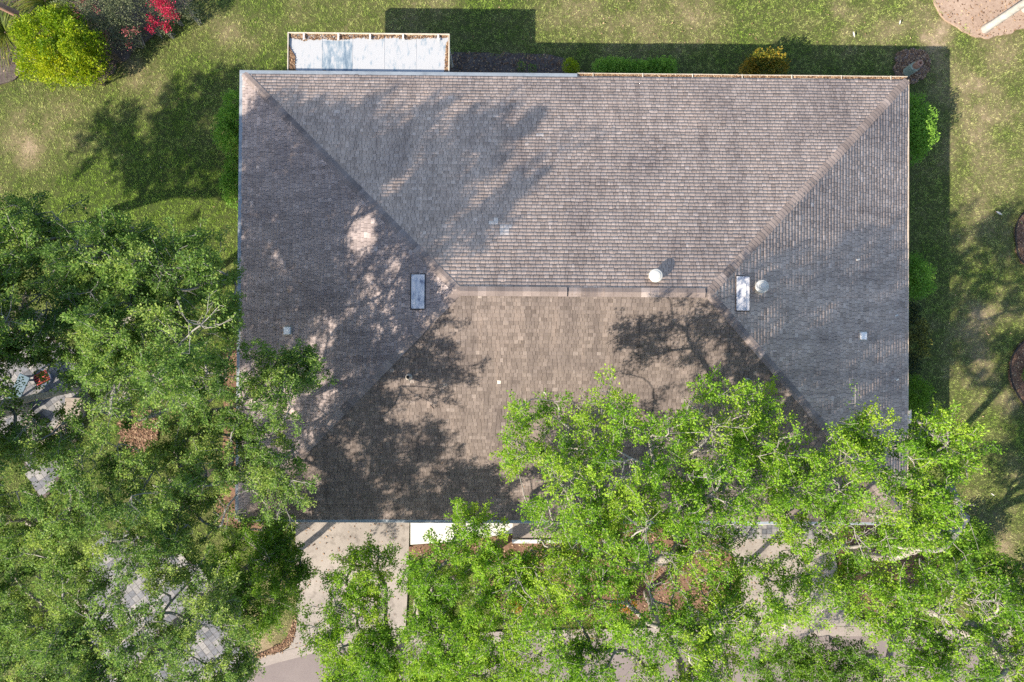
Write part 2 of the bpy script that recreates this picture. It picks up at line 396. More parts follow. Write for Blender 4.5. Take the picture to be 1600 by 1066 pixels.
HARD = []; SOFT = []      # SOFT: beds whose rim the grass creeps over
HARD = HARD      # outlines where no grass grows
def hard(W): HARD.append([tuple(p) for p in W])
ROAD = [(-300, 1150), (200, 1082), (340, 1058), (395, 1036), (450, 1020), (530, 1003), (700, 994), (900, 988), (1170, 983), (1400, 984), (1700, 992), (2000, 1000), (2000, 1500), (-300, 1500)]
o, W_ = sheet("road", ROAD, 0.012, M['asphalt'], smooth=False); hard(W_)
cb = smooth_poly(ROAD[1:12], 8, False); cw = np.array([at2(a, b) for a, b in cb])
b = MB(); nrm = np.gradient(cw, axis=0); nrm = np.stack([-nrm[:, 1], nrm[:, 0]], 1); nrm /= np.linalg.norm(nrm, axis=1)[:, None]
prof = [(-.12, -.05), (-.12, .035), (.06, .03), (.30, .018), (.34, -.05)]
b.grid([[(p[0] - n[0] * u, p[1] - n[1] * u, zz) for u, zz in prof] for p, n in zip(cw, nrm)])
tag(b.build("curb", M['curb']), kind='structure')
hard(np.concatenate([cw + nrm * .12, (cw - nrm * .35)[::-1]]))
DRIVE = [(462, 760), (462, 900), (463, 985), (452, 1012), (430, 1024), (470, 1014), (530, 1001), (640, 996), (634, 980), (638, 900), (641, 760)]
o, W_ = sheet("driveway", DRIVE, 0.022, M['concrete'], smooth=False); hard(W_)
o, W_ = sheet("front_walk", [(641.5, 760), (641.5, 851), (720, 845), (808, 832), (808, 760)], 0.034, M['white_concrete'], smooth=False); hard(W_)
DRIVE2 = [(1135, 838), (1300, 838), (1310, 900), (1335, 960), (1370, 982), (1140, 983), (1160, 960), (1158, 900)]
o, W_ = sheet("concrete_walk", DRIVE2, 0.022, M['concrete'], smooth=False); hard(W_)
for nm, poly, mt, z in (
        ("mulch_bed", [(705, 84), (730, 82), (790, 84), (850, 85), (890, 95), (915, 113), (925, 140), (700, 140), (700, 100)], 'mulch_dark', .02),
        ("mulch_bed", [(1398, 100), (1402, 85), (1420, 77), (1440, 78), (1452, 90), (1452, 108), (1440, 122), (1422, 132), (1400, 125)], 'mulch_grey', .02),
        ("mulch_bed", [(1640, 318), (1605, 328), (1588, 350), (1587, 380), (1596, 408), (1640, 428)], 'mulch_red', .02),
        ("mulch_bed", [(1650, 515), (1605, 530), (1582, 555), (1578, 585), (1588, 615), (1610, 640), (1650, 650)], 'mulch_red', .02),
        ("mulch_bed", [(430, 520), (352, 545), (350, 640), (346, 720), (338, 790), (352, 820), (430, 800)], 'mulch_red', .02),
        ("mulch_bed", [(641, 853), (700, 849), (760, 838), (812, 834), (930, 800), (1080, 800), (1130, 850), (1150, 900), (1120, 950), (980, 970), (860, 965), (780, 950), (760, 900), (690, 880), (645, 872)], 'mulch_red', .02),
        ("mulch_bed", [(1310, 790), (1390, 790), (1450, 830), (1470, 880), (1440, 930), (1380, 960), (1335, 940), (1312, 890)], 'mulch_red', .02),
        ("mulch_bed", [(-40, -60), (330, -80), (290, 10), (230, 62), (190, 95), (170, 118), (120, 122), (60, 100), (38, 112), (12, 128), (-40, 120)], 'mulch_dark', .018),
        ("mulch_bed", [(185, 655), (205, 640), (235, 640), (250, 665), (235, 700), (205, 710), (188, 690)], 'mulch_red', .02),
        ("mulch_bed", [(462, 950), (463, 985), (452, 1010), (395, 1034), (390, 1028), (440, 1005), (455, 980)], 'mulch_red', .016),
        ("mulch_bed", [(1425, 800), (1360, 700), (1360, 300), (1358, 200), (1380, 185), (1402, 200), (1408, 300), (1405, 500), (1408, 640)], 'mulch_grey', .016),
        ("bare_soil", [(1465, 15), (1480, -40), (1700, -60), (1700, 20), (1600, 45), (1565, 55), (1540, 60), (1505, 48)], 'soil', .015)):
    o, W_ = sheet(nm, poly, z, M[mt], 0.05); SOFT.append(np.array([tuple(q) for q in W_]))

def pavers(name, poly, z, size, ang, seed, cell_gap=.012, base=None):
    W = np.array([at2(a, b) for a, b in smooth_poly(poly, 4)])
    o, _ = sheet(name, poly, z - .018, M['mulch_dark'], edge_n=4); hard(W)
    r = np.random.default_rng(seed); b = MB(); c = W.mean(0); ca, sa = math.cos(ang), math.sin(ang); n = int(14 / size)
    for i in range(-n, n):
        for j in range(-n, n):
            wdt = size
            u, v = (i + .5) * wdt, (j + .5) * size
            p = np.array([[c[0] + u * ca - v * sa, c[1] + u * sa + v * ca]])
            if not inpoly(p, W)[0]: continue
            h = size / 2 - cell_gap / 2
            q = [(p[0, 0] + a * ca - d * sa, p[0, 1] + a * sa + d * ca, z + r.normal(0, .001)) for a, d in ((-h, -h), (h, -h), (h, h), (-h, h))]
            b.poly(q, float(np.clip(r.beta(1.4, 1.6), 0, 1)))
    pv = b.build("paver_stones", M['paver'], o)
    return o
pavers("paver_walk", [(1040, 770), (1300, 770), (1302, 838), (1140, 838), (1050, 836)], .03, .22, 0.0, 3)
pavers("paver_drive", [(150, 850), (230, 845), (300, 880), (345, 940), (350, 985), (395, 1040), (330, 1075), (180, 1110), (140, 1000)], .03, .26, R(38), 4)
pavers("paver_patio", [(-60, 540), (10, 520), (70, 525), (125, 560), (135, 620), (120, 690), (85, 760), (60, 775), (20, 700), (-60, 720)], .03, .30, R(35), 5)

# grass blades: nobody could count them
def grass():
    r = np.random.default_rng(21); n = 1300000
    P = np.column_stack([r.uniform(-26, 23, n), r.uniform(-18, 15.5, n)])
    keep = ~((abs(P[:, 0]) < HW / 2 - .5) & (abs(P[:, 1]) < HD / 2 - .5))
    P = P[keep]
    hm = np.zeros(len(P), bool)
    for h in HARD:
        h = np.array(h); lo, hi = h.min(0), h.max(0)
        s = np.where((P[:, 0] > lo[0]) & (P[:, 0] < hi[0]) & (P[:, 1] > lo[1]) & (P[:, 1] < hi[1]))[0]
        if len(s): hm[s] |= inpoly(P[s], h)
    P = P[~hm]
    Q = P + .75 * np.column_stack([fbm(P, .45, 51) - .5, fbm(P, .45, 57) - .5]); sm = np.zeros(len(P), bool)
    for h in SOFT:
        lo, hi = h.min(0) - .3, h.max(0) + .3
        s = np.where((P[:, 0] > lo[0]) & (P[:, 0] < hi[0]) & (P[:, 1] > lo[1]) & (P[:, 1] < hi[1]))[0]
        if len(s): sm[s] |= inpoly(Q[s], h)
    P = P[~sm | (r.random(len(P)) < .02)]
    cl = vnoise(P, .09, 31); P = P[r.random(len(P)) < np.clip(2.4 * cl - .35, .03, 1)]; d = dryness(P)
    kp = r.random(len(P)) < 1.05 - .7 * d; P = P[kp]; d = d[kp]; n = len(P)
    z0 = .06 * (fbm(P, 5, 77) - .5) - .065; over = np.zeros(n, bool)
    for h in SOFT: over |= inpoly(P, h)
    z0[over] = np.maximum(z0[over], .0)
    a = r.uniform(0, 2 * np.pi, n); L = r.uniform(.045, .10, n) * (1 - .3 * d) * (.5 + 1.0 * vnoise(P, .09, 31)); up = r.uniform(.25, .8, n); wd = r.uniform(.009, .016, n)
    dx, dy = np.cos(a), np.sin(a)
    V = np.zeros((n, 3, 3))
    V[:, 0] = np.column_stack([P[:, 0] - dy * wd, P[:, 1] + dx * wd, z0]); V[:, 1] = np.column_stack([P[:, 0] + dy * wd, P[:, 1] - dx * wd, z0])
    V[:, 2] = np.column_stack([P[:, 0] + dx * L, P[:, 1] + dy * L, z0 + L * up])
    t = np.clip(.5 + 1.3 * (vnoise(P, .12, 41) - .5) + r.normal(0, .13, n), 0, 1)
    me = raw_mesh("grass", V.reshape(-1, 3), np.arange(3 * n).reshape(n, 3), {"dry": ('FLOAT', 'FACE', d), "tint": ('FLOAT', 'FACE', t)})
    tag(link("grass", me, M['blade']), kind='stuff')
grass()

def chips(name, regions, n, size, mat, seed, parent=None, z=None, flat=.35, tint=(.5, .28)):
    """Loose bits (dry leaves, bark) lying in the given world polygons."""
    r = np.random.default_rng(seed); A = []
    for W, k, zz in regions:
        W = np.array(W); lo, hi = W.min(0), W.max(0); m = int(n * k)
        P = r.uniform(lo, hi, (m, 2)); P = P[inpoly(P, W)]
        A.append(np.column_stack([P, (np.array([zz(*q) for q in P]) if callable(zz) else np.full(len(P), zz)) + r.uniform(0, .025, len(P))]))
    C = np.concatenate(A); m = len(C)
    a = r.uniform(0, 2 * np.pi, m); s = r.uniform(.5, 1.2, m) * size
    u = np.column_stack([np.cos(a), np.sin(a), r.normal(0, flat, m)]); v = np.column_stack([-np.sin(a), np.cos(a), r.normal(0, flat, m)])
    V = np.stack([C - u * s[:, None], C - v * s[:, None] * .5, C + u * s[:, None], C + v * s[:, None] * .5], 1)
    t = np.clip(r.normal(tint[0], tint[1], m), 0, 1)
    me = raw_mesh(name, V.reshape(-1, 3), np.arange(4 * m).reshape(m, 4), {"tint": ('FLOAT', 'FACE', t)})
    return link(name, me, mat, parent)

# ------------------------------------------------------------------ house
def roofz(x, y): return HE + SLOPE * min(HD / 2 - abs(y), HW / 2 - abs(x))
def at_roof(px, py):
    z = 4.0
    for _ in range(30):
        p = at(px, py, z); z = .5 * z + .5 * roofz(p[0], p[1])
    return at(px, py, z)
house = empty("house", (0, 0, 0))
tag(house, "single storey house with a big brown grey hipped shingle roof and white flat porch roof", "house")

def build_roof():
    r = np.random.default_rng(5)
    # deck
    d = MB(); a, h = HW / 2 - .01, HD / 2 - .01; zt = HE + SLOPE * HD / 2 - .02; rx = HW / 2 - HD / 2; ze = HE - .02
    d.poly([(-a, -h, ze), (a, -h, ze), (rx, 0, zt), (-rx, 0, zt)]); d.poly([(a, h, ze), (-a, h, ze), (-rx, 0, zt), (rx, 0, zt)])
    d.poly([(-a, h, ze), (-a, -h, ze), (-rx, 0, zt)]); d.poly([(a, -h, ze), (a, h, ze), (rx, 0, zt)])
    d.poly([(-a, -h, ze), (-a, h, ze), (a, h, ze), (a, -h, ze)])
    roof = d.build("roof", M['deck'], house)
    V, Fc, T, UV, G, SHADE_W = [], [], [], [], [], []
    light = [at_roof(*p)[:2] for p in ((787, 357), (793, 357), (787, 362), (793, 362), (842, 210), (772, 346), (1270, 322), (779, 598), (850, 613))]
    dt = .132
    nrow = int(HD / 2 / dt)
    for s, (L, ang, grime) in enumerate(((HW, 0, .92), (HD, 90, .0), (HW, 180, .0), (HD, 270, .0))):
        ca, sa = math.cos(R(ang)), math.sin(R(ang)); off = HD / 2 if ang in (0, 180) else HW / 2
        lfs = {0: (.007, .013), 90: (.007, .012), 180: (.003, .007), 270: (.010, .019)}[ang]
        def P(u, t, lift):
            x, y = u, -off + t
            return (x * ca - y * sa, x * sa + y * ca, HE + SLOPE * t + lift)
        wave_seed = r.uniform(0, 99, 4)
        for k in range(nrow + 1):
            t0 = k * dt + r.normal(0, .0025); t1 = min((k + 1) * dt + .012, HD / 2)
            half0 = L / 2 - max(t0, 0)
            u = -half0 - r.uniform(0, .2)
            while u < half0:
                wd = r.choice([.11, .14, .165, .165, .19, .23]) + r.normal(0, .01)
                gp = .0052 if ang in (90, 180) else .0045
                ua, ub = max(u + gp, -half0), min(u + wd - gp, half0); u += wd
                if ub - ua < .02: continue
                hi = L / 2 - t1
                uc, ue = min(max(ua, -hi), hi), max(min(ub, hi), -hi)
                lf = r.choice(lfs) + r.normal(0, .0012)
                um = (ua + ub) / 2
                wv = .007 * math.sin(um * .55 + wave_seed[0]) * math.sin(k * .09 + wave_seed[1]) + .004 * math.sin(um * 1.9 + k * .23 + wave_seed[2])
                te = t0 + r.normal(0, .005)
                i = len(V)
                V.extend([P(ua, te, lf + wv + .006), P(ub, te, lf + wv + .006), P(ue, t1, wv + .002), P(uc, t1, wv + .002), P(ua, te + .001, -.012), P(ub, te + .001, -.012)])
                UV.extend([(ua + s * 40, t0, 0), (ub + s * 40, t0, 0), (ue + s * 40, t1, 0), (uc + s * 40, t1, 0), (ua + s * 40, t0, 0), (ub + s * 40, t0, 0)])
                tt = float(np.clip(r.normal(.50, {0: .13, 180: .125}.get(ang, .13)) + (.06 if lf > sum(lfs) / 2 else -.05), 0, .93))
                cx, cy, _ = P(um, (t0 + t1) / 2, 0)
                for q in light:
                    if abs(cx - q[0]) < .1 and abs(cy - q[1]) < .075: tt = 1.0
                Fc.append((i, i + 1, i + 2, i + 3)); Fc.append((i + 4, i + 5, i + 1, i)); T += [tt, tt * .6]; G += [grime, grime]; SHADE_W += [.85 if s == 3 else 0] * 2  # only the west slope mixes in the painted shade tone
    me = raw_mesh("shingles", V, Fc, {"tint": ('FLOAT', 'FACE', T), "grime": ('FLOAT', 'FACE', G), "slate": ('FLOAT', 'FACE', SHADE_W), "suv": ('FLOAT_VECTOR', 'POINT', UV)})
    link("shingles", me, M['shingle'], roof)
    # hip and ridge caps
    def caps(name, A, B, half, expo, lift0, lift1, flatw=False):
        A, B = np.array(A), np.array(B); L = np.linalg.norm(B - A); d = (B - A) / L; sd = np.array([-d[1], d[0]]); b = MB()
        n = max(1, int(round(L / expo))); tone = .5
        for k in range(n):
            tone = tone * .6 + .4 * r.uniform(0.05, .95) if k % 3 else r.uniform(.1, .95)
            a0, a1 = k / n * L - .01, (k + 1) / n * L + .02
            def ring(t, lift):
                row = []
                for j in (-1, -.55, -.12, .12, .55, 1):
                    p = A + d * t + sd * j * half * (1 + r.normal(0, .012)); row.append((p[0], p[1], roofz(*p) + lift))
                return row
            r0, r1 = ring(a0, lift0), ring(a1, lift1)
            lo = [(x, y, z - lift0 - .01) for x, y, z in r0]
            b.grid([lo, r0, r1], t=float(np.clip(tone, 0, 1)))
            for e in (0, -1):
                q0, q1 = r0[e], r1[e]
                b.poly([q0, q1, (q1[0], q1[1], q1[2] - lift1 - .01), (q0[0], q0[1], q0[2] - lift0 - .01)], tone * .6)
        return b.build(name, M['cap'], roof)
    rx = HW / 2 - HD / 2; cx, cy = HW / 2 - .04, HD / 2 - .04
    for sx, sy in ((-1, 1), (-1, -1), (1, 1), (1, -1)):
        caps("hip_cap", (sx * cx, sy * cy), (sx * (rx + .02), sy * .02), .155, .145, .030, .016)
    caps("ridge_cap", (-rx - .05, 0), (rx + .05, 0), .16, .145, .030, .016)
    for x0, x1 in ((-rx + .05, at_roof(886, 455)[0]), (at_roof(944, 455)[0], rx - .12)):
        n = int((x1 - x0) / .3); b = MB()
        for k in range(n):
            a0, a1 = x0 + (x1 - x0) * k / n, x0 + (x1 - x0) * (k + 1) / n
            rows = []
            for xx, lf in ((a0, .075), (a1 - .003, .068)):
                rows.append([(xx, j * .165, HE + SLOPE * (HD / 2 - abs(j) * .165) + (lf if abs(j) < .99 else lf)) for j in (-1, -.5, 0, .5, 1)])
            b.grid(rows, t=float(r.uniform(.35, .95)))
            for e in (0, -1):
                q0, q1 = rows[0][e], rows[1][e]
                b.poly([q0, q1, (q1[0], q1[1], q1[2] - .08), (q0[0], q0[1], q0[2] - .08)], .1)
        for xx in (x0, x1):
            row = [(xx, j * .165, HE + SLOPE * (HD / 2 - abs(j) * .165) + .07) for j in (-1, -.5, 0, .5, 1)]
            b.grid([row, [(p[0], p[1], p[2] - .08) for p in row]], t=.1)
        b.build("ridge_vent", M['cap'], roof)
    return roof
roof = build_roof()

# walls, garage doors, windows (under the eaves)
ov = .6; wx, wy = HW / 2 - ov, HD / 2 - ov
b = MB(); b.box(-wx, wx, -wy, wy, -.1, HE - .03); b.build("wall", M['stucco'], house)
for x0, x1 in ((at(466, 790)[0], at(636, 790)[0]), (at(1150, 790)[0], at(1290, 790)[0])):
    b = MB()
    for k in range(4): b.box(x0, x1, -wy - .05, -wy + .1, .03 + k * .53, .03 + k * .53 + .52)
    b.build("garage_door", M['door'], house)
for face, pos in ((-1, (-5.5, 1.5, 4.2)), (1, (-9, -1, 3, 8))):
    for x in pos:
        b = MB()
        for q in ((x - .8, x - .72, .9, 2.1), (x + .72, x + .8, .9, 2.1), (x - .72, x + .72, 2.02, 2.1), (x - .72, x + .72, .9, .98), (x - .03, x + .03, .98, 2.02)):
            b.box(q[0], q[1], face * wy - .06, face * wy + .06, q[2], q[3])
        fr = b.build("window", M['white_paint'], house)
        b = MB(); b.box(x - .75, x + .75, face * wy - .03, face * wy + .03, .95, 2.05); b.build("pane", M['glass'], fr)
# fascia and drip edges
b = MB(); fx, fy = HW / 2 - .015, HD / 2 - .015
b.box(-fx, fx, -fy - .0, -fy + .03, HE - .2, HE - .005); b.box(-fx, fx, fy - .03, fy, HE - .2, HE - .005)
b.box(-fx, -fx + .03, -fy + .03, fy - .03, HE - .2, HE - .005); b.box(fx - .03, fx, -fy + .03, fy - .03, HE - .2, HE - .005)
b.build("fascia", M['soffit'], house)
b = MB(); b.box(HW / 2 - .012, HW / 2 + .045, -HD / 2, HD / 2, HE - .06, HE + .012); b.build("drip_edge", M['drip_brown'], house)
def gutter(name, p0, p1, out, mat, width=.125, fill=None, z=HE, parent=house):
    """Open box gutter from p0 to p1 along an eave; out = outward unit vector."""
    p0, p1, out = np.array(p0), np.array(p1), np.array(out); prof = [(0, .0), (0, -.11), (.03, -.12), (width - .03, -.12), (width, -.08), (width, .0), (width - .016, .004), (width - .018, -.03), (width - .03, -.10), (.02, -.10), (.014, .0)]
    b = MB(); n = max(2, int(np.linalg.norm(p1 - p0) / 1.5)); rows = []
    for k in range(n + 1):
        p = p0 + (p1 - p0) * k / n; j = rng.normal(0, .004)
        rows.append([(p[0] + out[0] * (u + j), p[1] + out[1] * (u + j), z - .005 + v) for u, v in prof])
    b.grid(rows, True); b.poly(rows[0]); b.poly(rows[-1][::-1])
    return b.build(name, mat, parent)
def guard(p0, p1, out, width, parent, mat):
    p0, p1, out = np.array(p0), np.array(p1), np.array(out); b = MB(); n = int(np.linalg.norm(p1 - p0) / 1.2); rows = []
    for k in range(n + 1):
        p = p0 + (p1 - p0) * k / n
        rows.append([(p[0] + out[0] * u, p[1] + out[1] * u, HE + v) for u, v in ((-.02, .022), (width * .5, .012), (width * .97, .003), (width * .97, -.02))])
    b.grid(rows); return b.build("gutter_guard", mat, parent)
hx, hy = HW / 2, HD / 2
xs = at(902, 117, HE)[0]
g = gutter("gutter", (-hx, -hy), (-hx, hy), (-1, 0), M['gutter_grey']); guard((-hx, -hy), (-hx, hy), (-1, 0), .125, g, M['gutter_grey'])
g = gutter("gutter", (-hx - .125, hy), (xs, hy), (0, 1), M['gutter_grey']); guard((-hx - .12, hy), (xs, hy), (0, 1), .125, g, M['gutter_grey'])
g = gutter("gutter", (xs + .01, hy), (hx, hy), (0, 1), M['gutter_cream'], .15)
for k in range(7):
    x = xs + .6 + k * 1.95; b = MB(); b.box(x, x + .03, hy - .01, hy + .15, HE + .0, HE + .014); b.build("gutter_strap", M['gutter_cream'], g)
g = gutter("gutter", (-hx, -hy), (hx, -hy), (0, -1), M['gutter_cream'], .11)
guard((-hx, -hy), (hx, -hy), (0, -1), .10, g, M['gutter_grey'])
b = MB(); p = at(1419, 640, HE); q = at(1419, 662, HE); b.box(hx + .047, hx + .17, q[1], p[1], HE - .13, HE + .01); b.build("gutter_end", M['gutter_cream'], house, .01)

# roof penetrations
def slope_tilt(x, y):
    dx, dy = HW / 2 - abs(x), HD / 2 - abs(y)
    n = Vector((0, math.copysign(SLOPE, y), 1)) if dy < dx else Vector((math.copysign(SLOPE, x), 0, 1))
    return Vector((0, 0, 1)).rotation_difference(n).to_matrix()
def attic_vent(px, py, rad, rings):
    p = at_roof(px, py); p = p - np.array([0, 0, .02])
    b = MB(); b.lathe(p, [(.27, -.02), (.27, .028), (.18, .035)], 24, tilt=slope_tilt(p[0], p[1]))
    base = b.build("attic_vent", M['pipe'], house)
    b = MB(); b.lathe(p, [(.17, -.05), (.17, .30)], 20); b.build("neck", M['pipe'], base)
    b = MB()
    prof = [(rad * .93, .27), (rad, .28), (rad, .32), (rad * .97, .345), (rad * .86, .36), (rad * .84, .352)]
    prof += [(rad * .6, .40), (rad * .57, .39), (rad * .3, .43), (rad * .02, .44)] if rings else [(rad * .6, .385), (rad * .3, .40), (rad * .02, .405)]
    b.lathe(p, prof, 32); b.build("hood", M['vent_pale'], base, smooth=False)
attic_vent(1022, 432, .235, False)
attic_vent(1186, 449, .235, True)
def box_vent(px, py, sx):
    p = at_roof(px, py); b = MB(); l, wd = .60, .235
    lo = lambda x, y: roofz(p[0] + x, p[1] + y)
    up = -sx                                   # towards the ridge
    xi, xo = p[0] - sx * wd, p[0] + sx * wd    # ridge side, eave side
    zi, zo = roofz(xi, p[1]) + .05, roofz(xo, p[1]) + .16
    y0, y1 = p[1] - l, p[1] + l
    b.poly([(xi, y0, zi), (xo, y0, zo), (xo, y1, zo), (xi, y1, zi)])
    xm = (xi + xo * 2) / 3; zm = (zi + zo * 2) / 3
    for y in (y0, y1): b.poly([(xi, y, zi), (xo, y, zo), (xo, y, roofz(xo, y) - .02), (xi, y, roofz(xi, y) - .02)])
    b.poly([(xo, y0, zo), (xo, y1, zo), (xo, y1, zo - .07), (xo, y0, zo - .07)])
    b.poly([(xi, y0, zi), (xi, y1, zi), (xi, y1, zi - .07), (xi, y0, zi - .07)])
    o = b.build("ridge_box_vent", M['vent_box'], house)
    b = MB(); b.box(min(xm, xm + .03 * sx), max(xm, xm + .03 * sx), y0 + .1, y1 - .25, zm - .01, zm + .016); b.build("rib", M['vent_box'], o)
    b = MB()                                    # flashing under it
    f = [(xi - sx * .03, y0 - .04), (xo + sx * .06, y0 - .04), (xo + sx * .06, y1 + .04), (xi - sx * .03, y1 + .04)]
    b.poly([(x, y, roofz(x, y) + .028) for x, y in f]); b.build("flashing", M['deck'], o)
box_vent(653.5, 456, -1); box_vent(1159.5, 459, 1)
for px, py in ((450, 517), (1347.5, 525)):
    p = at_roof(px, py); t = slope_tilt(p[0], p[1]).to_4x4(); t.translation = Vector(p)
    b = MB(); b.box(-.14, .14, -.14, .14, -.03, .09, M4=t); o = b.build("exhaust_hood", M['vent_square'], house, .012)
    b = MB(); b.box(-.2, .2, -.2, .2, -.02, .022, M4=t); b.build("flashing", M['pipe'], o)
for px, py in ((639, 589), (1167, 595.5)):
    p = at_roof(px, py)
    b = MB(); b.tube([p + np.array([0, 0, -.1]), p + np.array([0, 0, .30])], [.055, .055], 14, cap=False); pp = b.build("vent_pipe", M['pipe'], house, smooth=True)
    b = MB(); b.lathe(p, [(.05, -.02), (.05, .28)], 14); b.build("pipe_bore", M['black'], pp)
    b = MB(); b.lathe(p, [(.13, .0), (.13, .028), (.06, .07)], 16, tilt=slope_tilt(p[0], p[1])); b.build("pipe_boot", M['pipe'], pp)
for px, py in ((1340, 406), (1400, 493), (1401, 593.5)):
    p = at_roof(px, py); t = slope_tilt(p[0], p[1]).to_4x4(); t.translation = Vector(p)
    b = MB(); b.box(-.07, .07, -.035, .035, -.01, .045, M4=t @ Matrix.Rotation(R(12), 4, 'Z')); b.build("roof_clip", M['litter'], house, .006)

# flat porch roof on the north side
PZ = 2.92
pw = [at(451, 52, PZ), at(702.5, 50.5, PZ), at(700, 117, PZ), at(450, 118, PZ)]
px0, px1 = (pw[0][0] + pw[3][0]) / 2, (pw[1][0] + pw[2][0]) / 2; py1 = pw[0][1]; py0 = hy - .25
porch = MB(); porch_s = []
edges = [px0 + .04, px0 + 1.30, px0 + 2.50, px0 + 3.75, px0 + 5.0, px1 - .04]
V, Fc, ST = [], [], []
for k in range(5):
    a, c = edges[k], edges[k + 1]; ys = np.linspace(py0, py1 - .03, 9)
    for i in range(8):
        st = (.75 if k == 1 and 1 <= i <= 6 else 0) + (.1 if k in (3,) else 0)
        n = len(V); z0, z1 = PZ - .02 - .006 * i, PZ - .02 - .006 * (i + 1)
        if k == 1 and i == 1: V += [(a, ys[i], z0), (c - .05, ys[i] + .1, z0), (c - .05, ys[i + 1], z1), (a, ys[i + 1], z1)]
        else: V += [(a, ys[i], z0), (c, ys[i], z0), (c, ys[i + 1], z1), (a, ys[i + 1], z1)]
        Fc.append((n, n + 1, n + 2, n + 3)); ST.append(st)
    n = len(V); V += [(c - .005, py0, PZ - .02), (c + .011, py0, PZ - .02), (c + .011, py1 - .03, PZ - .068), (c - .005, py1 - .03, PZ - .068)]
    V += [(x, y, z + .005) for x, y, z in V[n:n + 4]]
    for f in ((4, 5, 6, 7), (0, 4, 7, 3), (1, 2, 6, 5)): Fc.append(tuple(n + q for q in f)); ST.append(0)
me = raw_mesh("porch_roof", V, Fc, {"stain": ('FLOAT', 'FACE', ST)})
pr = link("porch_roof", me, M['porch'], house)
b = MB(); b.box(px0 + .02, px1 - .02, py0, py1 - .02, PZ - .17, PZ - .085); b.build("ceiling_panel", M['soffit'], pr)
b = MB()
b.box(px0 - .03, px1 + .03, py1 - .0, py1 + .035, PZ - .16, PZ + .03)
b.box(px0 - .03, px0 + .012, hy + .128, py1, PZ - .16, PZ + .03); b.box(px1 - .012, px1 + .03, hy + .128, py1, PZ - .16, PZ + .03)
b.build("edge_gutter", M['gutter_cream'], pr, .006)
for px in (475, 529, 578.5, 630, 685):
    x = at(px, 55, PZ)[0]; b = MB(); b.box(x - .032, x + .032, py1 - .26, py1 + .0, PZ + .018, PZ + .04); b.build("strap", M['white_paint'], pr, .004)
for x in (px0 + 3.7, px1 - .1):
    b = MB(); b.box(x - .045, x + .045, py1 - .12, py1 - .03, -.05, PZ - .17); b.build("post", M['white_paint'], pr)
# dry leaf litter lying on the porch roof and in the gutter
def wp(l, z): return [at2(a, c, z) for a, c in l]
zt = PZ - .03
lit = [(wp([(453, 53), (702, 52), (702, 58), (660, 59), (640, 61), (615, 58), (585, 61), (560, 58), (530, 62), (505, 60), (475, 63), (452, 58)], PZ), 1.0, PZ - .06),
       (wp([(451, 70), (456, 80), (461, 88), (460, 100), (462, 110), (475, 114), (477, 118), (450, 118)], PZ), 1.0, zt),
       (wp([(503, 114), (506, 110), (512, 113), (518, 112), (524, 117), (503, 118)], PZ), .35, zt),
       (wp([(697, 70), (701, 60), (702, 118), (694, 118)], PZ), .45, zt - .02),
       ([(xs + .1, hy + .02), (hx - .02, hy + .02), (hx - .02, hy + .125), (xs + .1, hy + .125)], 1.6, HE - .06)]
o = chips("fallen_leaves", lit, 2100, .045, M['debris'], 8)
tag(o, kind='stuff')

# low white entry step by the front door
q0, q1 = at(800, 846), at(908, 818)
b = MB(); b.box(q0[0], q1[0], q0[1], q0[1] + .16, -.05, .30); b.box(q1[0] - .18, q1[0], q0[1] + .16, q0[1] + 1.2, -.05, .30)
es = empty("entry_planter", (q0[0], q0[1], 0)); tag(es, "low white edged entry planter under the front eave beside the white front walk", "planter")
b.build("rim", M['white_paint'], es, .01)
b = MB(); b.box(q0[0] + .02, q1[0] - .19, q0[1] + .165, q0[1] + 1.2, -.05, .22); b.build("ledge", M['curb'], es); reroot(es)

# ------------------------------------------------------------------ vegetation
def leaf_mesh(name, C, Dir, L, Wd, tint, r, upbias=.55):
    n = len(C)
    d = Dir + r.normal(0, .55, (n, 3)); d /= np.linalg.norm(d, axis=1)[:, None]
    nr = r.normal(0, 1, (n, 3)); nr[:, 2] = np.abs(nr[:, 2]) * .8 + upbias
    s = np.cross(d, nr); s /= np.linalg.norm(s, axis=1)[:, None] + 1e-9
    up = np.cross(s, d)
    L = L[:, None]; Wd = Wd[:, None]
    V = np.stack([C, C + d * L * .45 + s * Wd + up * Wd * .35, C + d * L, C + d * L * .45 - s * Wd + up * Wd * .35], 1)
    q = np.arange(4 * n).reshape(n, 4)
    Ft = np.concatenate([q[:, [0, 1, 2]], q[:, [0, 2, 3]]])
    return raw_mesh(name, V.reshape(-1, 3), Ft, {"tint": ('FLOAT', 'FACE', np.concatenate([tint, tint]))})

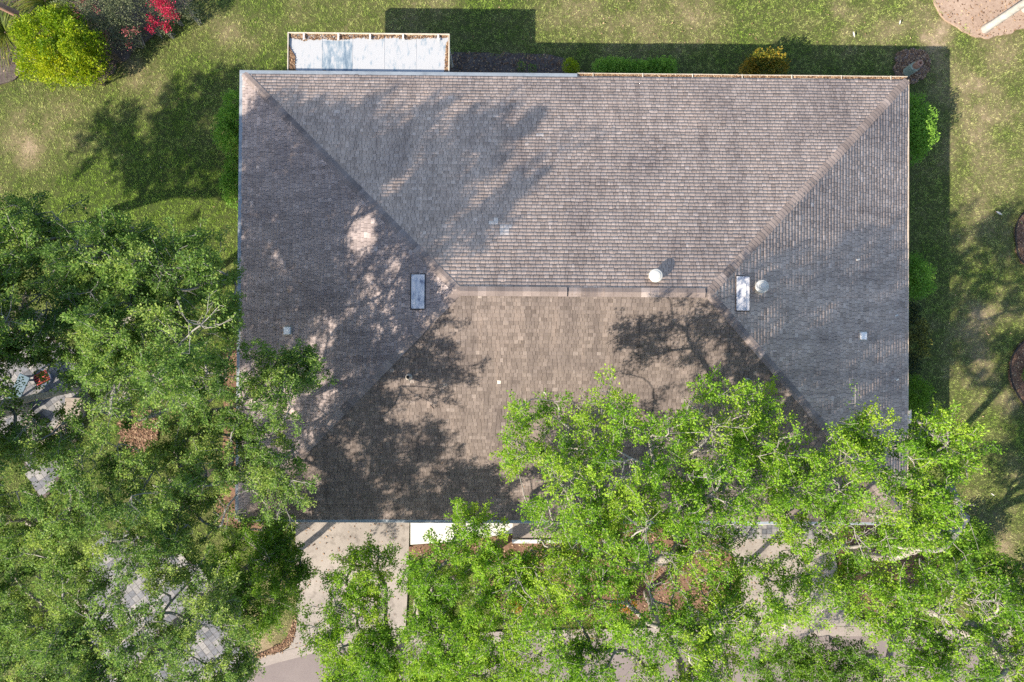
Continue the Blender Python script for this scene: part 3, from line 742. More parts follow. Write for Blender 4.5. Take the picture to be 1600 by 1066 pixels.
def tree(name, label, cat, base, poly, z, gaps=(), fork=2.6, mat='leaf_bright', bark='bark_pale', seed=1, dens=36, leaves=27, leaf=.063, spacing=.78, group=None, thick=1.5, bare=.12, lean=None, tint0=.5):
    r = np.random.default_rng(seed)
    P0 = at(base[0], base[1], 0); P0[2] = -.08
    root = empty(name, P0); tag(root, label, cat, group)
    W = np.array(poly, float); pc = W.mean(0); cen = np.array(at2(*pc, z)); G = gaps; sc = F / (CAM[2] - z)
    # lobes: leafy pads spread over the crown, lower towards its rim
    lo, hi = W.min(0), W.max(0); lob = []; LP = []
    gw, gh = int((hi[0] - lo[0]) / 3) + 3, int((hi[1] - lo[1]) / 3) + 3
    gg = np.stack(np.meshgrid(lo[0] + 3 * np.arange(gw), lo[1] + 3 * np.arange(gh), indexing='ij'), -1).reshape(-1, 2)
    mk = inpoly(gg, W).reshape(gw, gh); hole = np.zeros(gw * gh, bool)
    for g in G: hole |= np.hypot(gg[:, 0] - g[0], gg[:, 1] - g[1]) < g[2]
    hole = hole.reshape(gw, gh)
    def look(mask, q):
        i, j = int((q[0] - lo[0]) / 3), int((q[1] - lo[1]) / 3)
        return 0 <= i < gw and 0 <= j < gh and mask[i, j]
    for p in r.uniform(lo, hi, (7000, 2)):
        if not look(mk, p) or look(hole, p): continue
        if LP:
            lq = np.array(LP) - p
            if (lq * lq).sum(1).min() < (spacing * .62 * sc) ** 2: continue
        dd = np.linalg.norm(p - pc) / (np.linalg.norm(hi - lo) / 2); LP.append(p)
        zz = z + thick * (.3 - 1.0 * dd * dd) + r.uniform(-.4, .4) * thick
        x, y = at2(*p, zz)
        lob.append((x, y, zz, r.uniform(.42, .8) * spacing * .85, r.normal(0, .22)))
    lob = np.array(lob)
    # skeleton: trunk, main limbs through the lobe centres, then twigs colonise the leafy points
    N = [P0.copy()]; Pa = [-1]
    c3d = np.array([cen[0], cen[1], z]); ft = P0 + np.array([(c3d[0] - P0[0]) * .12, (c3d[1] - P0[1]) * .12, fork])
    def run(a, tgt, arc=.0, step=.22, jit=.05):
        s = N[a]; L = np.linalg.norm(tgt - s); k = max(2, int(L / step)); cur = a; w1 = r.normal(0, jit, 3)
        tan = (N[a] - N[Pa[a]]) if Pa[a] >= 0 else (tgt - s); tan = tan / (np.linalg.norm(tan) + 1e-9)
        c1 = s + tan * L * .38 + np.array([0, 0, arc])
        for i in range(1, k + 1):
            f = i / k; p = s * (1 - f) ** 2 + 2 * f * (1 - f) * c1 + tgt * f * f + w1 * math.sin(2 * math.pi * f) * L * .4 + r.normal(0, .012, 3)
            N.append(p); Pa.append(cur); cur = len(N) - 1
        return cur
    fk = run(0, ft, jit=.03)
    order = np.argsort(np.linalg.norm(lob[:, :3] - ft, axis=1)); dist = {}
    nodes_len = {}
    for i in order:
        tgt = lob[i, :3] - np.array([0, 0, lob[i, 3] * .35])
        Na = np.array(N); plen = np.zeros(len(N))
        for j in range(1, len(N)): plen[j] = plen[Pa[j]] + np.linalg.norm(Na[j] - Na[Pa[j]])
        dv = np.linalg.norm(Na - tgt, axis=1) + .38 * plen
        dv[:fk] += 1e3
        dv += np.where(Na[:, 2] > tgt[2] + .6, 1.5, 0)
        a = int(np.argmin(dv)); L = np.linalg.norm(tgt - Na[a])
        run(a, tgt, arc=.05 * L, jit=.035)
    # leafy shoots fan outwards and upwards from every pad, each with side twigs
    Sk = np.array(N); LF = []
    bare_l = r.random(len(lob)) < bare
    def roof_ok(q): return not (abs(q[0]) < HW / 2 + .1 and abs(q[1]) < HD / 2 + .1 and q[2] < roofz(q[0], q[1]) + .45)
    for i, (x, y, zz, rad_, tn) in enumerate(lob):
        L0 = np.array([x, y, zz]); outw = L0 - np.array([cen[0], cen[1], z]); outw[2] = 0; outw /= np.linalg.norm(outw) + .6
        for _s in range(r.poisson(dens * rad_ * rad_ / .17 * .14) + 2):
            d = outw * .45 + np.array([0, 0, .32]) + r.normal(0, .62, 3) * np.array([1, 1, .55]); d /= np.linalg.norm(d)
            ln = rad_ * r.uniform(.85, 1.75); st = L0 + r.normal(0, .3, 3) * rad_ * np.array([1, 1, .6]) - np.array([0, 0, rad_ * .3])
            tip = st + d * ln
            if not roof_ok(st) or not roof_ok(tip): continue
            qq = px_of(np.array([st + d * ln * .55, tip]))
            if not look(mk, qq[0]) and r.random() > .12: continue
            if look(hole, qq[0]): continue
            dist_ = np.linalg.norm(Sk[fk:] - st, axis=1); cur = int(dist_.argmin()) + fk
            if dist_.min() > .25:
                cur = run(cur, st, jit=.02)
            k = max(3, int(ln / .14)); bend = r.normal(0, .16, 3); stt = r.normal(0, .10)
            for q in range(1, k + 1):
                f = q / k; pnt = st + d * ln * f + bend * f * f * ln + r.normal(0, .012, 3)
                N.append(pnt); Pa.append(cur); cur = len(N) - 1
                if f > .3:
                    LF.append((*pnt, *d, tn + stt, (.25 + .75 * f) * (.12 if bare_l[i] else 1), i))
                    if r.random() < .8:
                        sd_ = d * .55 + r.normal(0, .75, 3) * np.array([1, 1, .6]) + np.array([0, 0, .12]); sd_ /= np.linalg.norm(sd_); sl = r.uniform(.12, .34)
                        N.append(pnt + sd_ * sl * .5); Pa.append(cur); N.append(pnt + sd_ * sl + r.normal(0, .02, 3)); Pa.append(len(N) - 2)
                        LF.append((*N[-2], *sd_, tn + stt, .6 * (.2 if bare_l[i] else 1), i)); LF.append((*N[-1], *sd_, tn + stt, 1.0 * (.3 if bare_l[i] else 1), i))
    LF = np.array(LF); A = LF[:, :3]
    Na = np.array(N); Pa_ = np.array(Pa); n = len(Na)
    rad = np.zeros(n); kids = np.zeros(n, int); e = 2.22
    for j in range(n - 1, 0, -1):
        if kids[j] == 0: rad[j] = .0062 ** e
        rad[Pa_[j]] += rad[j]; kids[Pa_[j]] += 1
    rad = np.maximum(rad, 1e-12) ** (1 / e)
    # tubes
    def tubes(idx, nm, sides):
        a, c = Na[Pa_[idx]], Na[idx]; d = c - a; ln = np.linalg.norm(d, axis=1)[:, None] + 1e-9; d = d / ln
        ref = np.where(np.abs(d[:, 2:3]) < .9, np.array([[0, 0, 1.]]), np.array([[1., 0, 0]])); u = np.cross(d, ref); u /= np.linalg.norm(u, axis=1)[:, None]; v = np.cross(d, u)
        ra = np.minimum(rad[Pa_[idx]], rad[idx] * 1.35)[:, None]; rb = rad[idx][:, None]
        VV = np.zeros((len(idx), 2 * sides, 3))
        for s_ in range(sides):
            q = 2 * math.pi * s_ / sides; o = math.cos(q) * u + math.sin(q) * v
            VV[:, s_] = a - d * ra * .3 + o * ra; VV[:, sides + s_] = c + d * rb * .3 + o * rb
        base_ = (np.arange(len(idx)) * 2 * sides)[:, None]
        FF = np.concatenate([base_ + np.array([[s_, (s_ + 1) % sides, sides + (s_ + 1) % sides, sides + s_]]) for s_ in range(sides)])
        o = link(nm, raw_mesh(nm, VV.reshape(-1, 3), FF, smooth=True), M[bark], root); return o
    allj = np.arange(1, n)
    tubes(allj[allj <= fk], "trunk", 10); tubes(allj[allj > fk], "branches", 5)
    # leaves around the fine twigs
    k = r.poisson(leaves * LF[:, 7] * r.uniform(.5, 1.4, len(A)))
    src = np.repeat(np.arange(len(A)), k); m = len(src)
    off = r.normal(0, .055, (m, 3)); C = A[src] + off
    away = off / (np.linalg.norm(off, axis=1)[:, None] + 1e-6) * .8 + LF[src, 3:6] * .7
    tn = np.clip(tint0 + LF[src, 6] + r.normal(0, .16, m), 0, 1)
    L = leaf * r.uniform(.5, 1.4, m)
    link("crown", leaf_mesh("crown", C, away, L, L * r.uniform(.30, .42, m), tn, r), M[mat], root)
    print('TREE', label[:30], len(A), len(N), m, round(time.time() - T0, 1))
    reroot(root)
    return root

EX = "street oaks in front of the house"
WX = "neighbour's trees beside the house"
tree("oak_tree", "wide bright green oak with pale twigs spreading over the middle of the front eave", "tree", (985, 850),
     [(792, 645), (835, 610), (865, 628), (900, 612), (930, 628), (952, 602), (985, 635), (1000, 690), (1022, 655), (1062, 645), (1072, 600), (1110, 580), (1135, 612), (1152, 598), (1205, 600), (1220, 660), (1255, 690),
      (1235, 760), (1190, 800), (1140, 850), (1060, 885), (960, 900), (885, 890), (832, 835), (826, 775), (845, 745), (808, 738), (792, 700)], 9.8,
     [(985, 697, 20), (1040, 768, 20), (868, 708, 15), (930, 872, 14), (1010, 640, 18), (845, 760, 14), (1150, 720, 12)], seed=3, group=EX, leaves=22, dens=44, bare=.28, thick=2.6, tint0=.58)
tree("oak_tree", "bright green oak with long pale limbs reaching over the right front corner of the roof", "tree", (1326, 862),
     [(1235, 715), (1285, 690), (1330, 640), (1372, 648), (1378, 695), (1410, 690), (1440, 655), (1472, 643), (1502, 663), (1528, 700), (1507, 760), (1505, 800), (1522, 825), (1480, 850), (1400, 862), (1330, 852), (1280, 862), (1215, 835), (1205, 765)], 9.6,
     [(1390, 715, 14), (1300, 765, 16), (1335, 805, 16), (1268, 805, 13), (1390, 672, 14), (1430, 800, 10)], seed=6, group=EX, leaves=23, dens=48, bare=.16, tint0=.56)
tree("oak_tree", "leafy bright green oak right of the driveway, one sprig touching the gutter", "tree", (705, 905),
     [(640, 890), (655, 868), (690, 852), (712, 838), (700, 815), (737, 793), (764, 815), (752, 842), (800, 868), (850, 850), (860, 900), (815, 960), (805, 1060), (800, 1110), (625, 1110), (634, 1000), (648, 930)], 7.6,
     [(785, 930, 12), (665, 1010, 9)], seed=7, group=EX, dens=57, leaves=26, bare=.04, tint0=.55)
tree("oak_tree", "smaller bright green oak leaning over the concrete driveway from its right edge", "tree", (654, 962),
     [(486, 992), (508, 930), (516, 890), (562, 858), (588, 850), (606, 862), (606, 900), (604, 990), (620, 1030), (622, 1110), (530, 1110), (514, 1060), (506, 1020), (482, 1004)], 6.6,
     [(540, 995, 14), (560, 1005, 10)], seed=9, group=EX, dens=57, leaves=26, bare=.04, tint0=.55)
tree("oak_tree", "twiggy yellow green oak over the mulch bed at the bottom centre", "tree", (1010, 925),
     [(785, 905), (860, 880), (950, 888), (1060, 880), (1135, 885), (1150, 960), (1105, 1000), (1120, 1066), (1110, 1110), (800, 1110)], 9.6,
     [(815, 950, 14), (925, 975, 16), (970, 1050, 20), (1050, 1045, 16), (1000, 930, 10), (870, 950, 10)], seed=11, group=EX, leaves=22, dens=38, bare=.28, tint0=.6)
tree("oak_tree", "sparse yellow green oak with bare pale limbs over the second walk and road", "tree", (1110, 925),
     [(1135, 880), (1220, 862), (1295, 875), (1300, 960), (1250, 985), (1195, 975), (1205, 1010), (1140, 1050), (1110, 1110), (1060, 1110), (1085, 990)], 9.2,
     [(1178, 925, 22), (1200, 1000, 24), (1160, 1040, 12)], seed=13, group=EX, leaves=22, dens=34, bare=.3, tint0=.68)
tree("oak_tree", "broad bright green oak filling the bottom right corner over rusty mulch", "tree", (1402, 928),
     [(1295, 885), (1360, 850), (1420, 868), (1480, 880), (1540, 905), (1600, 930), (1670, 1000), (1670, 1120), (1350, 1120), (1385, 1030), (1390, 1000), (1300, 965)], 8.6,
     [(1362, 885, 18), (1420, 892, 15), (1322, 940, 15), (1400, 940, 12), (1560, 985, 16), (1400, 1045, 12)], seed=15, group=EX, leaves=22, dens=44, bare=.30, tint0=.58)
tree("oak_tree", "dark green young oak casting leaf shade on the pinkish road", "tree", (1386, 966),
     [(1185, 1020), (1240, 1000), (1300, 985), (1345, 1010), (1385, 1040), (1390, 1110), (1190, 1110)], 4.0,
     [(1330, 985, 16)], seed=17, group=EX, mat='leaf_deep', dens=60, leaves=24, fork=1.4, bare=.1, tint0=.45)
tree("oak_tree", "dense mid green oak at the far right edge below the shaded lawn", "tree", (1440, 880),
     [(1470, 900), (1500, 880), (1540, 860), (1610, 890), (1680, 960), (1680, 1100), (1560, 1100), (1540, 1000)], 4.8,
     [(1575, 990, 14)], seed=19, group=EX, mat='leaf_deep', dens=51, leaves=24, bare=.02, tint0=.55)
# western trees
tree("oak_tree", "grey green tree with three leafy arms reaching onto the left end of the roof", "tree", (338, 735),
     [(383, 572), (412, 540), (440, 555), (490, 543), (499, 575), (478, 610), (440, 628), (398, 640), (392, 665), (440, 640), (462, 660), (430, 692), (472, 702), (465, 732), (482, 780), (440, 800), (410, 800), (395, 760), (375, 740), (360, 830), (330, 830), (270, 800), (248, 720), (270, 660), (320, 640), (352, 620)], 8.6,
     [(385, 785, 20), (362, 600, 8), (365, 690, 10), (352, 770, 10), (330, 740, 12), (240, 680, 12)], seed=23, group=WX, mat='leaf_west', bark='bark_west', dens=44, bare=.18, tint0=.58)
tree("oak_tree", "grey green tree with thin foliage beside the left eave, above the curved stone seats", "tree", (262, 610),
     [(125, 490), (170, 430), (220, 385), (290, 365), (350, 390), (368, 450), (365, 510), (352, 590), (300, 640), (215, 655), (140, 630), (110, 560)], 10.6,
     [(185, 445, 14)], seed=25, group=WX, mat='leaf_west', bark='bark_west', dens=66, bare=.1, thick=3.4, fork=3.2)
tree("oak_tree", "tall grey green tree with bare grey limbs above the shaded back lawn", "tree", (190, 520),
     [(-70, 340), (20, 300), (60, 340), (130, 335), (200, 350), (250, 385), (190, 430), (140, 490), (110, 525), (30, 545), (-70, 545)], 9.8,
     [(100, 345, 14), (60, 470, 12), (170, 395, 14), (20, 345, 12)], seed=27, group=WX, mat='leaf_west', bark='bark_west', dens=54, bare=.2, thick=2.4, fork=3.4, tint0=.46)
tree("oak_tree", "grey green tree shading the gap between stone seats and paver drive", "tree", (296, 765),
     [(-60, 740), (50, 775), (100, 700), (150, 690), (230, 705), (270, 760), (300, 850), (250, 880), (150, 868), (60, 840), (-60, 850)], 9.5,
     [(66, 748, 12)], seed=29, group=WX, mat='leaf_west', bark='bark_west', dens=42, bare=.18, thick=2.2, fork=3.2, tint0=.57)
tree("oak_tree", "grey trunked tree over the paver drive in the bottom left corner", "tree", (366, 905),
     [(-70, 860), (40, 845), (150, 870), (250, 885), (330, 880), (370, 940), (400, 1010), (380, 1120), (-70, 1120)], 8.6,
     [(215, 925, 24), (262, 940, 22), (325, 1000, 26), (60, 925, 20), (80, 975, 14), (345, 1050, 14), (170, 965, 10)], seed=31, group=WX, mat='leaf_west', bark='bark_west', dens=38, bare=.15, thick=2.0, fork=3.0, tint0=.55)
tree("oak_tree", "low dark green tree on the grass strip left of the driveway", "tree", (430, 885),
     [(345, 870), (380, 815), (445, 812), (452, 845), (470, 870), (478, 890), (462, 915), (445, 955), (420, 985), (365, 985), (318, 925)], 4.6,
     [], seed=33, group=WX, mat='leaf_deep', bark='bark_west', dens=57, leaves=24, fork=1.6, bare=.03, tint0=.56)
tree("oak_tree", "grey green tree at the left frame edge around the blue bench", "tree", (215, 600),
     [(-120, 540), (10, 540), (95, 530), (110, 560), (85, 580), (40, 565), (5, 600), (10, 630), (35, 640), (60, 650), (110, 640), (125, 690), (90, 720), (25, 715), (-40, 720), (-120, 730)], 9.6,
     [(66, 600, 11), (28, 612, 9)], seed=35, group=WX, mat='leaf_west', bark='bark_west', dens=38, bare=.15, thick=2.2, fork=3.4, tint0=.5)
tree("oak_tree", "grey green tree mostly beyond the left frame edge beside the dry back lawn", "tree", (-60, 470),
     [(-430, 360), (-300, 290), (-120, 280), (-20, 310), (25, 360), (-20, 430), (-120, 490), (-250, 505), (-400, 460), (-430, 430)], 7.4,
     [(-120, 390, 25), (-260, 350, 20)], seed=37, group=WX, mat='leaf_west', bark='bark_west', dens=62, bare=.1, thick=2.0, spacing=1.2)

tree("oak_tree", "tall grey green tree leaning in from beyond the left frame edge over the patio", "tree", (40, 640),
     [(-340, 380), (-120, 330), (-50, 400), (15, 470), (0, 540), (-45, 600), (-30, 680), (-10, 760), (-60, 860), (-330, 880)], 10.8,
     [], seed=39, group=WX, mat='leaf_west', bark='bark_west', dens=62, bare=.08, thick=2.0, spacing=.95, fork=4)

def shrub(name, label, cat, blobs, mat, leaf=.06, dens=798, seed=1, group=None, petals=None, tint0=.5, upb=.5, stem='stem'):
    """Leafy shrub from overlapping blobs (px, py, z centre, radius, vertical radius), leaves crowded towards the surface."""
    r = np.random.default_rng(seed)
    B = [(*at(a, c, zc), rr, rz) for a, c, zc, rr, rz in blobs]
    c0 = np.mean([q[:2] for q in B], axis=0); root = empty(name, (c0[0], c0[1], 0)); tag(root, label, cat, group)
    C, Dn, T = [], [], []
    b = MB()
    for x, y, zc, rr, rz in B:
        n = int(dens * 4 * math.pi * rr * (rr + rz) / 2); q = r.normal(0, 1, (n, 3)); q /= np.linalg.norm(q, axis=1)[:, None]
        q[:, 2] = np.where(q[:, 2] < -.5, -q[:, 2], q[:, 2])
        lump = 1 + .22 * (np.sin(q[:, 0] * 7 + x * 5) * np.sin(q[:, 1] * 6 + y * 4) + .6 * np.sin(q[:, 2] * 9 + x))
        p = q * (np.array([rr, rr, rz]) * (lump * (1 - .45 * r.random(n) ** 1.6))[:, None]) + np.array([x, y, zc])
        C.append(p); Dn.append(q); T.append(np.full(n, r.normal(0, .13)) + .07 * np.sin(q[:, 0] * 5 + 2 * q[:, 1]))
        for k in range(6):
            u = r.normal(0, 1, 3); u[2] = abs(u[2]); u /= np.linalg.norm(u)
            e = np.array([x, y, zc]) + u * np.array([rr, rr, rz]) * .85
            s = np.array([x + r.normal(0, .08), y + r.normal(0, .08), -.06]); m = (s + e) / 2 + r.normal(0, .06, 3)
            b.tube([s, m, e], [.018, .012, .005], 5, False)
    b.build("stems", M[stem], root)
    C, Dn, T = np.concatenate(C), np.concatenate(Dn), np.concatenate(T)
    ok = C[:, 2] > 0
    ok &= ~((abs(C[:, 0]) < wx) & (abs(C[:, 1]) < wy)); C, Dn, T = C[ok], Dn[ok], T[ok]; m = len(C)
    L = leaf * r.uniform(.65, 1.3, m)
    link("foliage", leaf_mesh("foliage", C, Dn * .8, L, L * r.uniform(.26, .38, m), np.clip(tint0 + T + r.normal(0, .2, m), 0, 1), r, upb), M[mat], root)
    if petals:
        pm, spots = petals; C, Dn = [], []
        for a, c, zc, rr, n in spots:
            x, y, z = at(a, c, zc); q = r.normal(0, 1, (n, 3)) * rr * .6; C.append(q + np.array([x, y, z])); Dn.append(q)
        C, Dn = np.concatenate(C), np.concatenate(Dn); m = len(C); Dn /= np.linalg.norm(Dn, axis=1)[:, None] + 1e-6
        L = .055 * r.uniform(.7, 1.3, m)
        link("blossom", leaf_mesh("blossom", C, Dn, L, L * .42, r.random(m), r, .9), M[pm], root)
    reroot(root); return root
# north-west bed
shrub("lime_shrub", "large rounded yellow green shrub in the back corner bed beside the leaning palm trunk", "shrub",
      [(65, 60, 1.3, .95, .9), (110, 50, 1.5, .85, .9), (130, 80, 1.4, .8, .9), (90, 90, 1.3, .95, .9), (55, 90, 1.0, .7, .7), (125, 110, .9, .65, .6), (100, 35, 1.4, .6, .7), (145, 100, 1.0, .6, .7), (85, 110, .8, .65, .6), (40, 45, 1.5, .4, .5), (80, 30, 1.9, .4, .5), (150, 65, 1.7, .4, .5), (110, 75, 2.3, .4, .45), (75, 75, 2.1, .38, .4), (140, 118, 1.0, .35, .4), (45, 112, .7, .4, .4), (118, 45, 2.2, .35, .4)], 'leaf_lime', .08, 330, 41, tint0=.55, upb=.9)
shrub("bougainvillea", "grey green thorny bougainvillea with faded pink bracts beside the lime coloured shrub", "shrub",
      [(120, 10, 1.2, .8, .8), (160, 20, 1.3, .9, .9), (195, 20, 1.3, .8, .9), (180, 50, 1.1, .7, .7), (205, 55, .9, .55, .6), (150, 50, 1.0, .55, .6), (135, -25, 1.2, .8, .8), (200, -20, 1.3, .9, .8)], 'leaf_grey', .05, 330, 43,
      petals=('petal_dusty', [(120, 22, 1.9, .12, 60), (198, 50, 1.7, .14, 70), (165, 55, 1.6, .12, 50), (212, 48, 1.4, .1, 50), (128, 2, 1.9, .12, 50), (200, 70, 1.1, .1, 40), (150, 15, 2.0, .1, 30)]), stem='bark_west')
shrub("bougainvillea", "bougainvillea covered in bright magenta red bracts at the top edge of the lawn", "shrub",
      [(245, 5, 1.2, .6, .7), (265, 20, 1.0, .45, .5), (238, 40, .8, .28, .4), (258, 45, .7, .25, .35), (285, 5, .9, .55, .5), (300, 20, .7, .4, .4), (240, -30, 1.2, .8, .8)], 'leaf_grey', .05, 260, 45,
      petals=('petal_red', [(255, 8, 1.7, .28, 480), (263, 20, 1.5, .2, 240), (245, 0, 1.7, .22, 260), (234, 45, 1.1, .13, 130), (236, 30, 1.2, .12, 110), (260, 42, 1.0, .14, 170), (243, 38, 1.1, .1, 80), (275, 25, 1.2, .12, 70), (250, -20, 1.7, .3, 300)]), stem='bark_west')
def blades(name, label, cat, base, n, L, mat, seed, wd=.02, rise=.9, group=None):
    r = np.random.default_rng(seed); P = at(*base, 0); root = empty(name, P); tag(root, label, cat, group); b = MB()
    for k in range(n):
        a = r.uniform(0, 2 * math.pi); l = L * r.uniform(.6, 1.1); el = r.uniform(.35, 1.25) * rise; d = np.array([math.cos(a), math.sin(a), 0]); s = np.array([-d[1], d[0], 0])
        rows = []
        for f in np.linspace(0, 1, 6):
            p = P + d * l * f * math.cos(el) * (1 + .2 * f) + np.array([0, 0, l * (math.sin(el) * f - .55 * f * f)]) + d * .03
            p[2] = max(p[2], .01 + .02 * r.random()); w_ = wd * (1 - f) ** .6 + .001
            rows.append([p - s * w_, p + np.array([0, 0, .3 * w_]), p + s * w_])
        b.grid(rows, t=float(r.random()))
    b.build("foliage", M[mat], root); b2 = MB(); b2.lathe(P, [(.06, -.03), (.06, .06), (.03, .1)], 8); b2.build("crown_base", M['stem'], root); reroot(root)
blades("fountain_grass", "clump of long arching green blades at the left end of the back corner bed", "plant", (10, 52), 340, 2.0, 'frond', 51, .014)
blades("fountain_grass", "clump of long arching yellow green blades behind the lime coloured shrub at the top edge", "plant", (72, 2), 340, 1.9, 'frond', 53, .014)
blades("spiky_plant", "small spiky pale green plant between two shrubs along the right side wall", "plant", (1405, 360), 46, .75, 'frond', 55, .018)
def palm(name, label, base, lean, h, r0, seed, bark, fr=16):
    r = np.random.default_rng(seed); P = at(*base, 0); root = empty(name, P); tag(root, label, "palm tree")
    d = np.array([lean[0], lean[1], 0.]); pts = [P + d * (f ** 1.2) + np.array([0, 0, h * f - .05]) for f in np.linspace(0, 1, 14)]
    b = MB(); b.tube(pts, [r0 * (1.25 if i == 0 else 1 - .25 * i / 13 + .02 * (i % 2)) for i in range(14)], 14); b.build("trunk", M[bark], root, smooth=True)
    for k in range(fr):
        a = 2 * math.pi * k / fr + r.normal(0, .1); el = r.uniform(.1, 1.0); dd = np.array([math.cos(a), math.sin(a), 0]); b = MB(); L = r.uniform(1.3, 1.7); sp = []
        s = np.array([-dd[1], dd[0], 0])
        for f in np.linspace(0, 1, 9): sp.append(pts[-1] + dd * L * f * math.cos(el * .6) + np.array([0, 0, L * (math.sin(el) * f - .75 * f * f)]))
        b.tube(sp, [.02 * (1 - .8 * i / 8) for i in range(9)], 5)
        for i in range(1, 9):
            for q in (0, .5):
                p = sp[i - 1] * (1 - q) + sp[i] * q
                for sg in (-1, 1):
                    l = .42 * (1 - .6 * abs(i / 8 - .4)); e = p + s * sg * l + dd * l * .6 - np.array([0, 0, .3 * l])
                    b.poly([p - dd * .02, p + dd * .02, e], float(r.random()))
        b.build("frond", M['frond'], root)
    reroot(root)
palm("palm_tree", "upright pale grey palm trunk on the bare soil at the top right", (1539, 46), (0.05, .05), 5.6, .16, 61, 'bark_palm')
palm("palm_tree", "second pale palm trunk cut off by the right frame edge on the bare soil", (1601, 15), (.3, .1), 5.2, .14, 63, 'bark_palm')
palm("palm_tree", "leaning brown and grey palm trunk in the top left corner bed", (56, 37), (-1.5, .1), 4.2, .15, 65, 'terracotta')
# shrubs round the house
shrub("hedge_shrub", "tall fresh green shrub at the top of the left side wall", "shrub", [(370, 162, .9, .55, .6), (360, 188, 1.0, .5, .65), (356, 212, 1.0, .55, .65), (366, 226, 1.0, .5, .6), (372, 190, 1., .5, .6)], 'leaf_hedge', .075, 360, 71, tint0=.65, upb=1.8)
shrub("hedge_shrub", "darker low green shrub further down the left side wall", "shrub", [(368, 262, .6, .5, .45), (362, 285, .6, .5, .45), (366, 308, .55, .45, .4), (375, 285, .6, .5, .5)], 'leaf_hedge', .07, 360, 73, tint0=.5, upb=1.8)
shrub("round_shrub", "small ball shaped lime green shrub at the end of the dark mulch bed", "shrub", [(890, 104, .6, .32, .36), (896, 108, .6, .27, .3)], 'leaf_lime', .05, 700, 75, tint0=.6, upb=2.0)
shrub("weed_clump", "thin dull green weed growing in the dark mulch bed behind the house", "plant", [(815, 103, .2, .22, .2), (832, 107, .15, .2, .15)], 'leaf_deep', .05, 260, 76)
shrub("hedge_row", "long low bright green hedge along the back wall", "hedge", [(938 + k * 13.5, 106 - 3 * math.sin(k * 1.1), .6, .34, .42) for k in range(9)] + [(945 + k * 16, 114, .5, .35, .4) for k in range(7)], 'leaf_hedge', .065, 420, 77, tint0=.75, upb=2.4)
shrub("croton_shrub", "round yellow and green croton shrub against the back wall", "shrub", [(1180, 98, .9, .42, .6), (1205, 96, .95, .45, .6), (1195, 108, .9, .5, .6), (1170, 108, .8, .38, .5), (1216, 106, .8, .38, .5)], 'leaf_croton', .075, 360, 79, tint0=.58, upb=2.0)
shrub("side_shrub", "biggest rounded glossy green shrub near the back right corner of the house", "shrub", [(1418, 172, 1.0, .62, .7), (1432, 192, 1.1, .62, .75), (1434, 215, 1.1, .62, .75), (1420, 238, 1.0, .6, .7), (1412, 205, 1.2, .7, .8)], 'leaf_hedge', .08, 330, 81, tint0=.68, upb=2.2)
shrub("side_shrub", "medium green shrub with a lit right edge halfway along the right side wall", "shrub", [(1418, 415, 1.0, .5, .6), (1435, 428, 1.2, .46, .7), (1435, 450, 1.1, .46, .7), (1415, 450, 1.0, .5, .6)], 'leaf_hedge', .075, 330, 83, tint0=.62, upb=2.2)
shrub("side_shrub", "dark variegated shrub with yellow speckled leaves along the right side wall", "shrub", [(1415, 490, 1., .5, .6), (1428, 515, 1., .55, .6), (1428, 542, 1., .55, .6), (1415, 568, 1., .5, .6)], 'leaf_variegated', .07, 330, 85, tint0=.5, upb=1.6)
shrub("side_shrub", "low dull green shrub beside the gutter end on the right side wall", "shrub", [(1418, 597, .9, .45, .5), (1435, 612, .9, .5, .5), (1430, 632, .9, .45, .5), (1412, 625, .9, .5, .5)], 'leaf_deep', .07, 330, 87, tint0=.65, upb=2.0)
shrub("corner_shrub", "dark rounded shrub below the shaded right lawn beside the bright oak", "shrub", [(1490, 840, .7, .7, .6), (1515, 838, .7, .75, .6), (1530, 855, .7, .7, .6), (1505, 865, .7, .8, .6), (1480, 862, .6, .6, .5)], 'leaf_deep', .07, 330, 89, tint0=.6, upb=1.8)
for k, (px, py, lab) in enumerate(((972, 938, "orange and yellow croton glowing between the twigs in the front mulch bed"), (815, 936, "small rust orange croton left of the front mulch bed, near the driveway oak"))):
    shrub("front_croton", lab, "shrub", [(px, py, .45, .32, .35), (px + 12, py + 8, .4, .28, .3), (px - 8, py + 10, .4, .25, .3)], 'leaf_orange', .08, 360, 91 + k, tint0=.6)
shrub("front_shrub", "brownish green shrub behind the entry planter under the front oak", "shrub", [(880, 870, .5, .5, .45), (905, 880, .5, .5, .45), (930, 872, .5, .5, .45)], 'leaf_deep', .06, 330, 95, tint0=.35)
shrub("front_shrub", "pale brown tinged shrub in the middle of the front mulch bed", "shrub", [(900, 975, .5, .5, .4), (925, 985, .5, .45, .4), (890, 950, .4, .4, .35)], 'leaf_croton', .06, 240, 97, tint0=.4)

# ------------------------------------------------------------------ small things
def post():
    P = at(1417, 113); root = empty("utility_post", P); tag(root, "short green cylindrical post with a broken brown top in a round mulch patch", "post")
    b = MB(); b.lathe(P, [(.20, -.05), (.20, .62), (.18, .66)], 18); b.build("sleeve", M['green_paint'], root)
    b = MB(); b.lathe(P, [(.15, .5), (.15, .80), (.13, .98), (.07, 1.0), (.06, .9)], 14); b.build("stump_top", M['terracotta'], root); reroot(root)
post()
def ring_edging(label, pts):
    W = np.array([at2(a, c) for a, c in smooth_poly(pts, 8, False)]); b = MB()
    b.tube([(x, y, .035) for x, y in W], [.035] * len(W), 6); tag(b.build("bed_edging", M['edging']), label, "edging")
ring_edging("black edging strip round the upper red mulch bed at the right edge", [(1640, 318), (1605, 328), (1588, 350), (1587, 380), (1596, 408), (1640, 428)])
ring_edging("black edging strip round the lower red mulch bed at the right edge", [(1650, 515), (1605, 530), (1582, 555), (1578, 585), (1588, 615), (1610, 640), (1650, 650)])
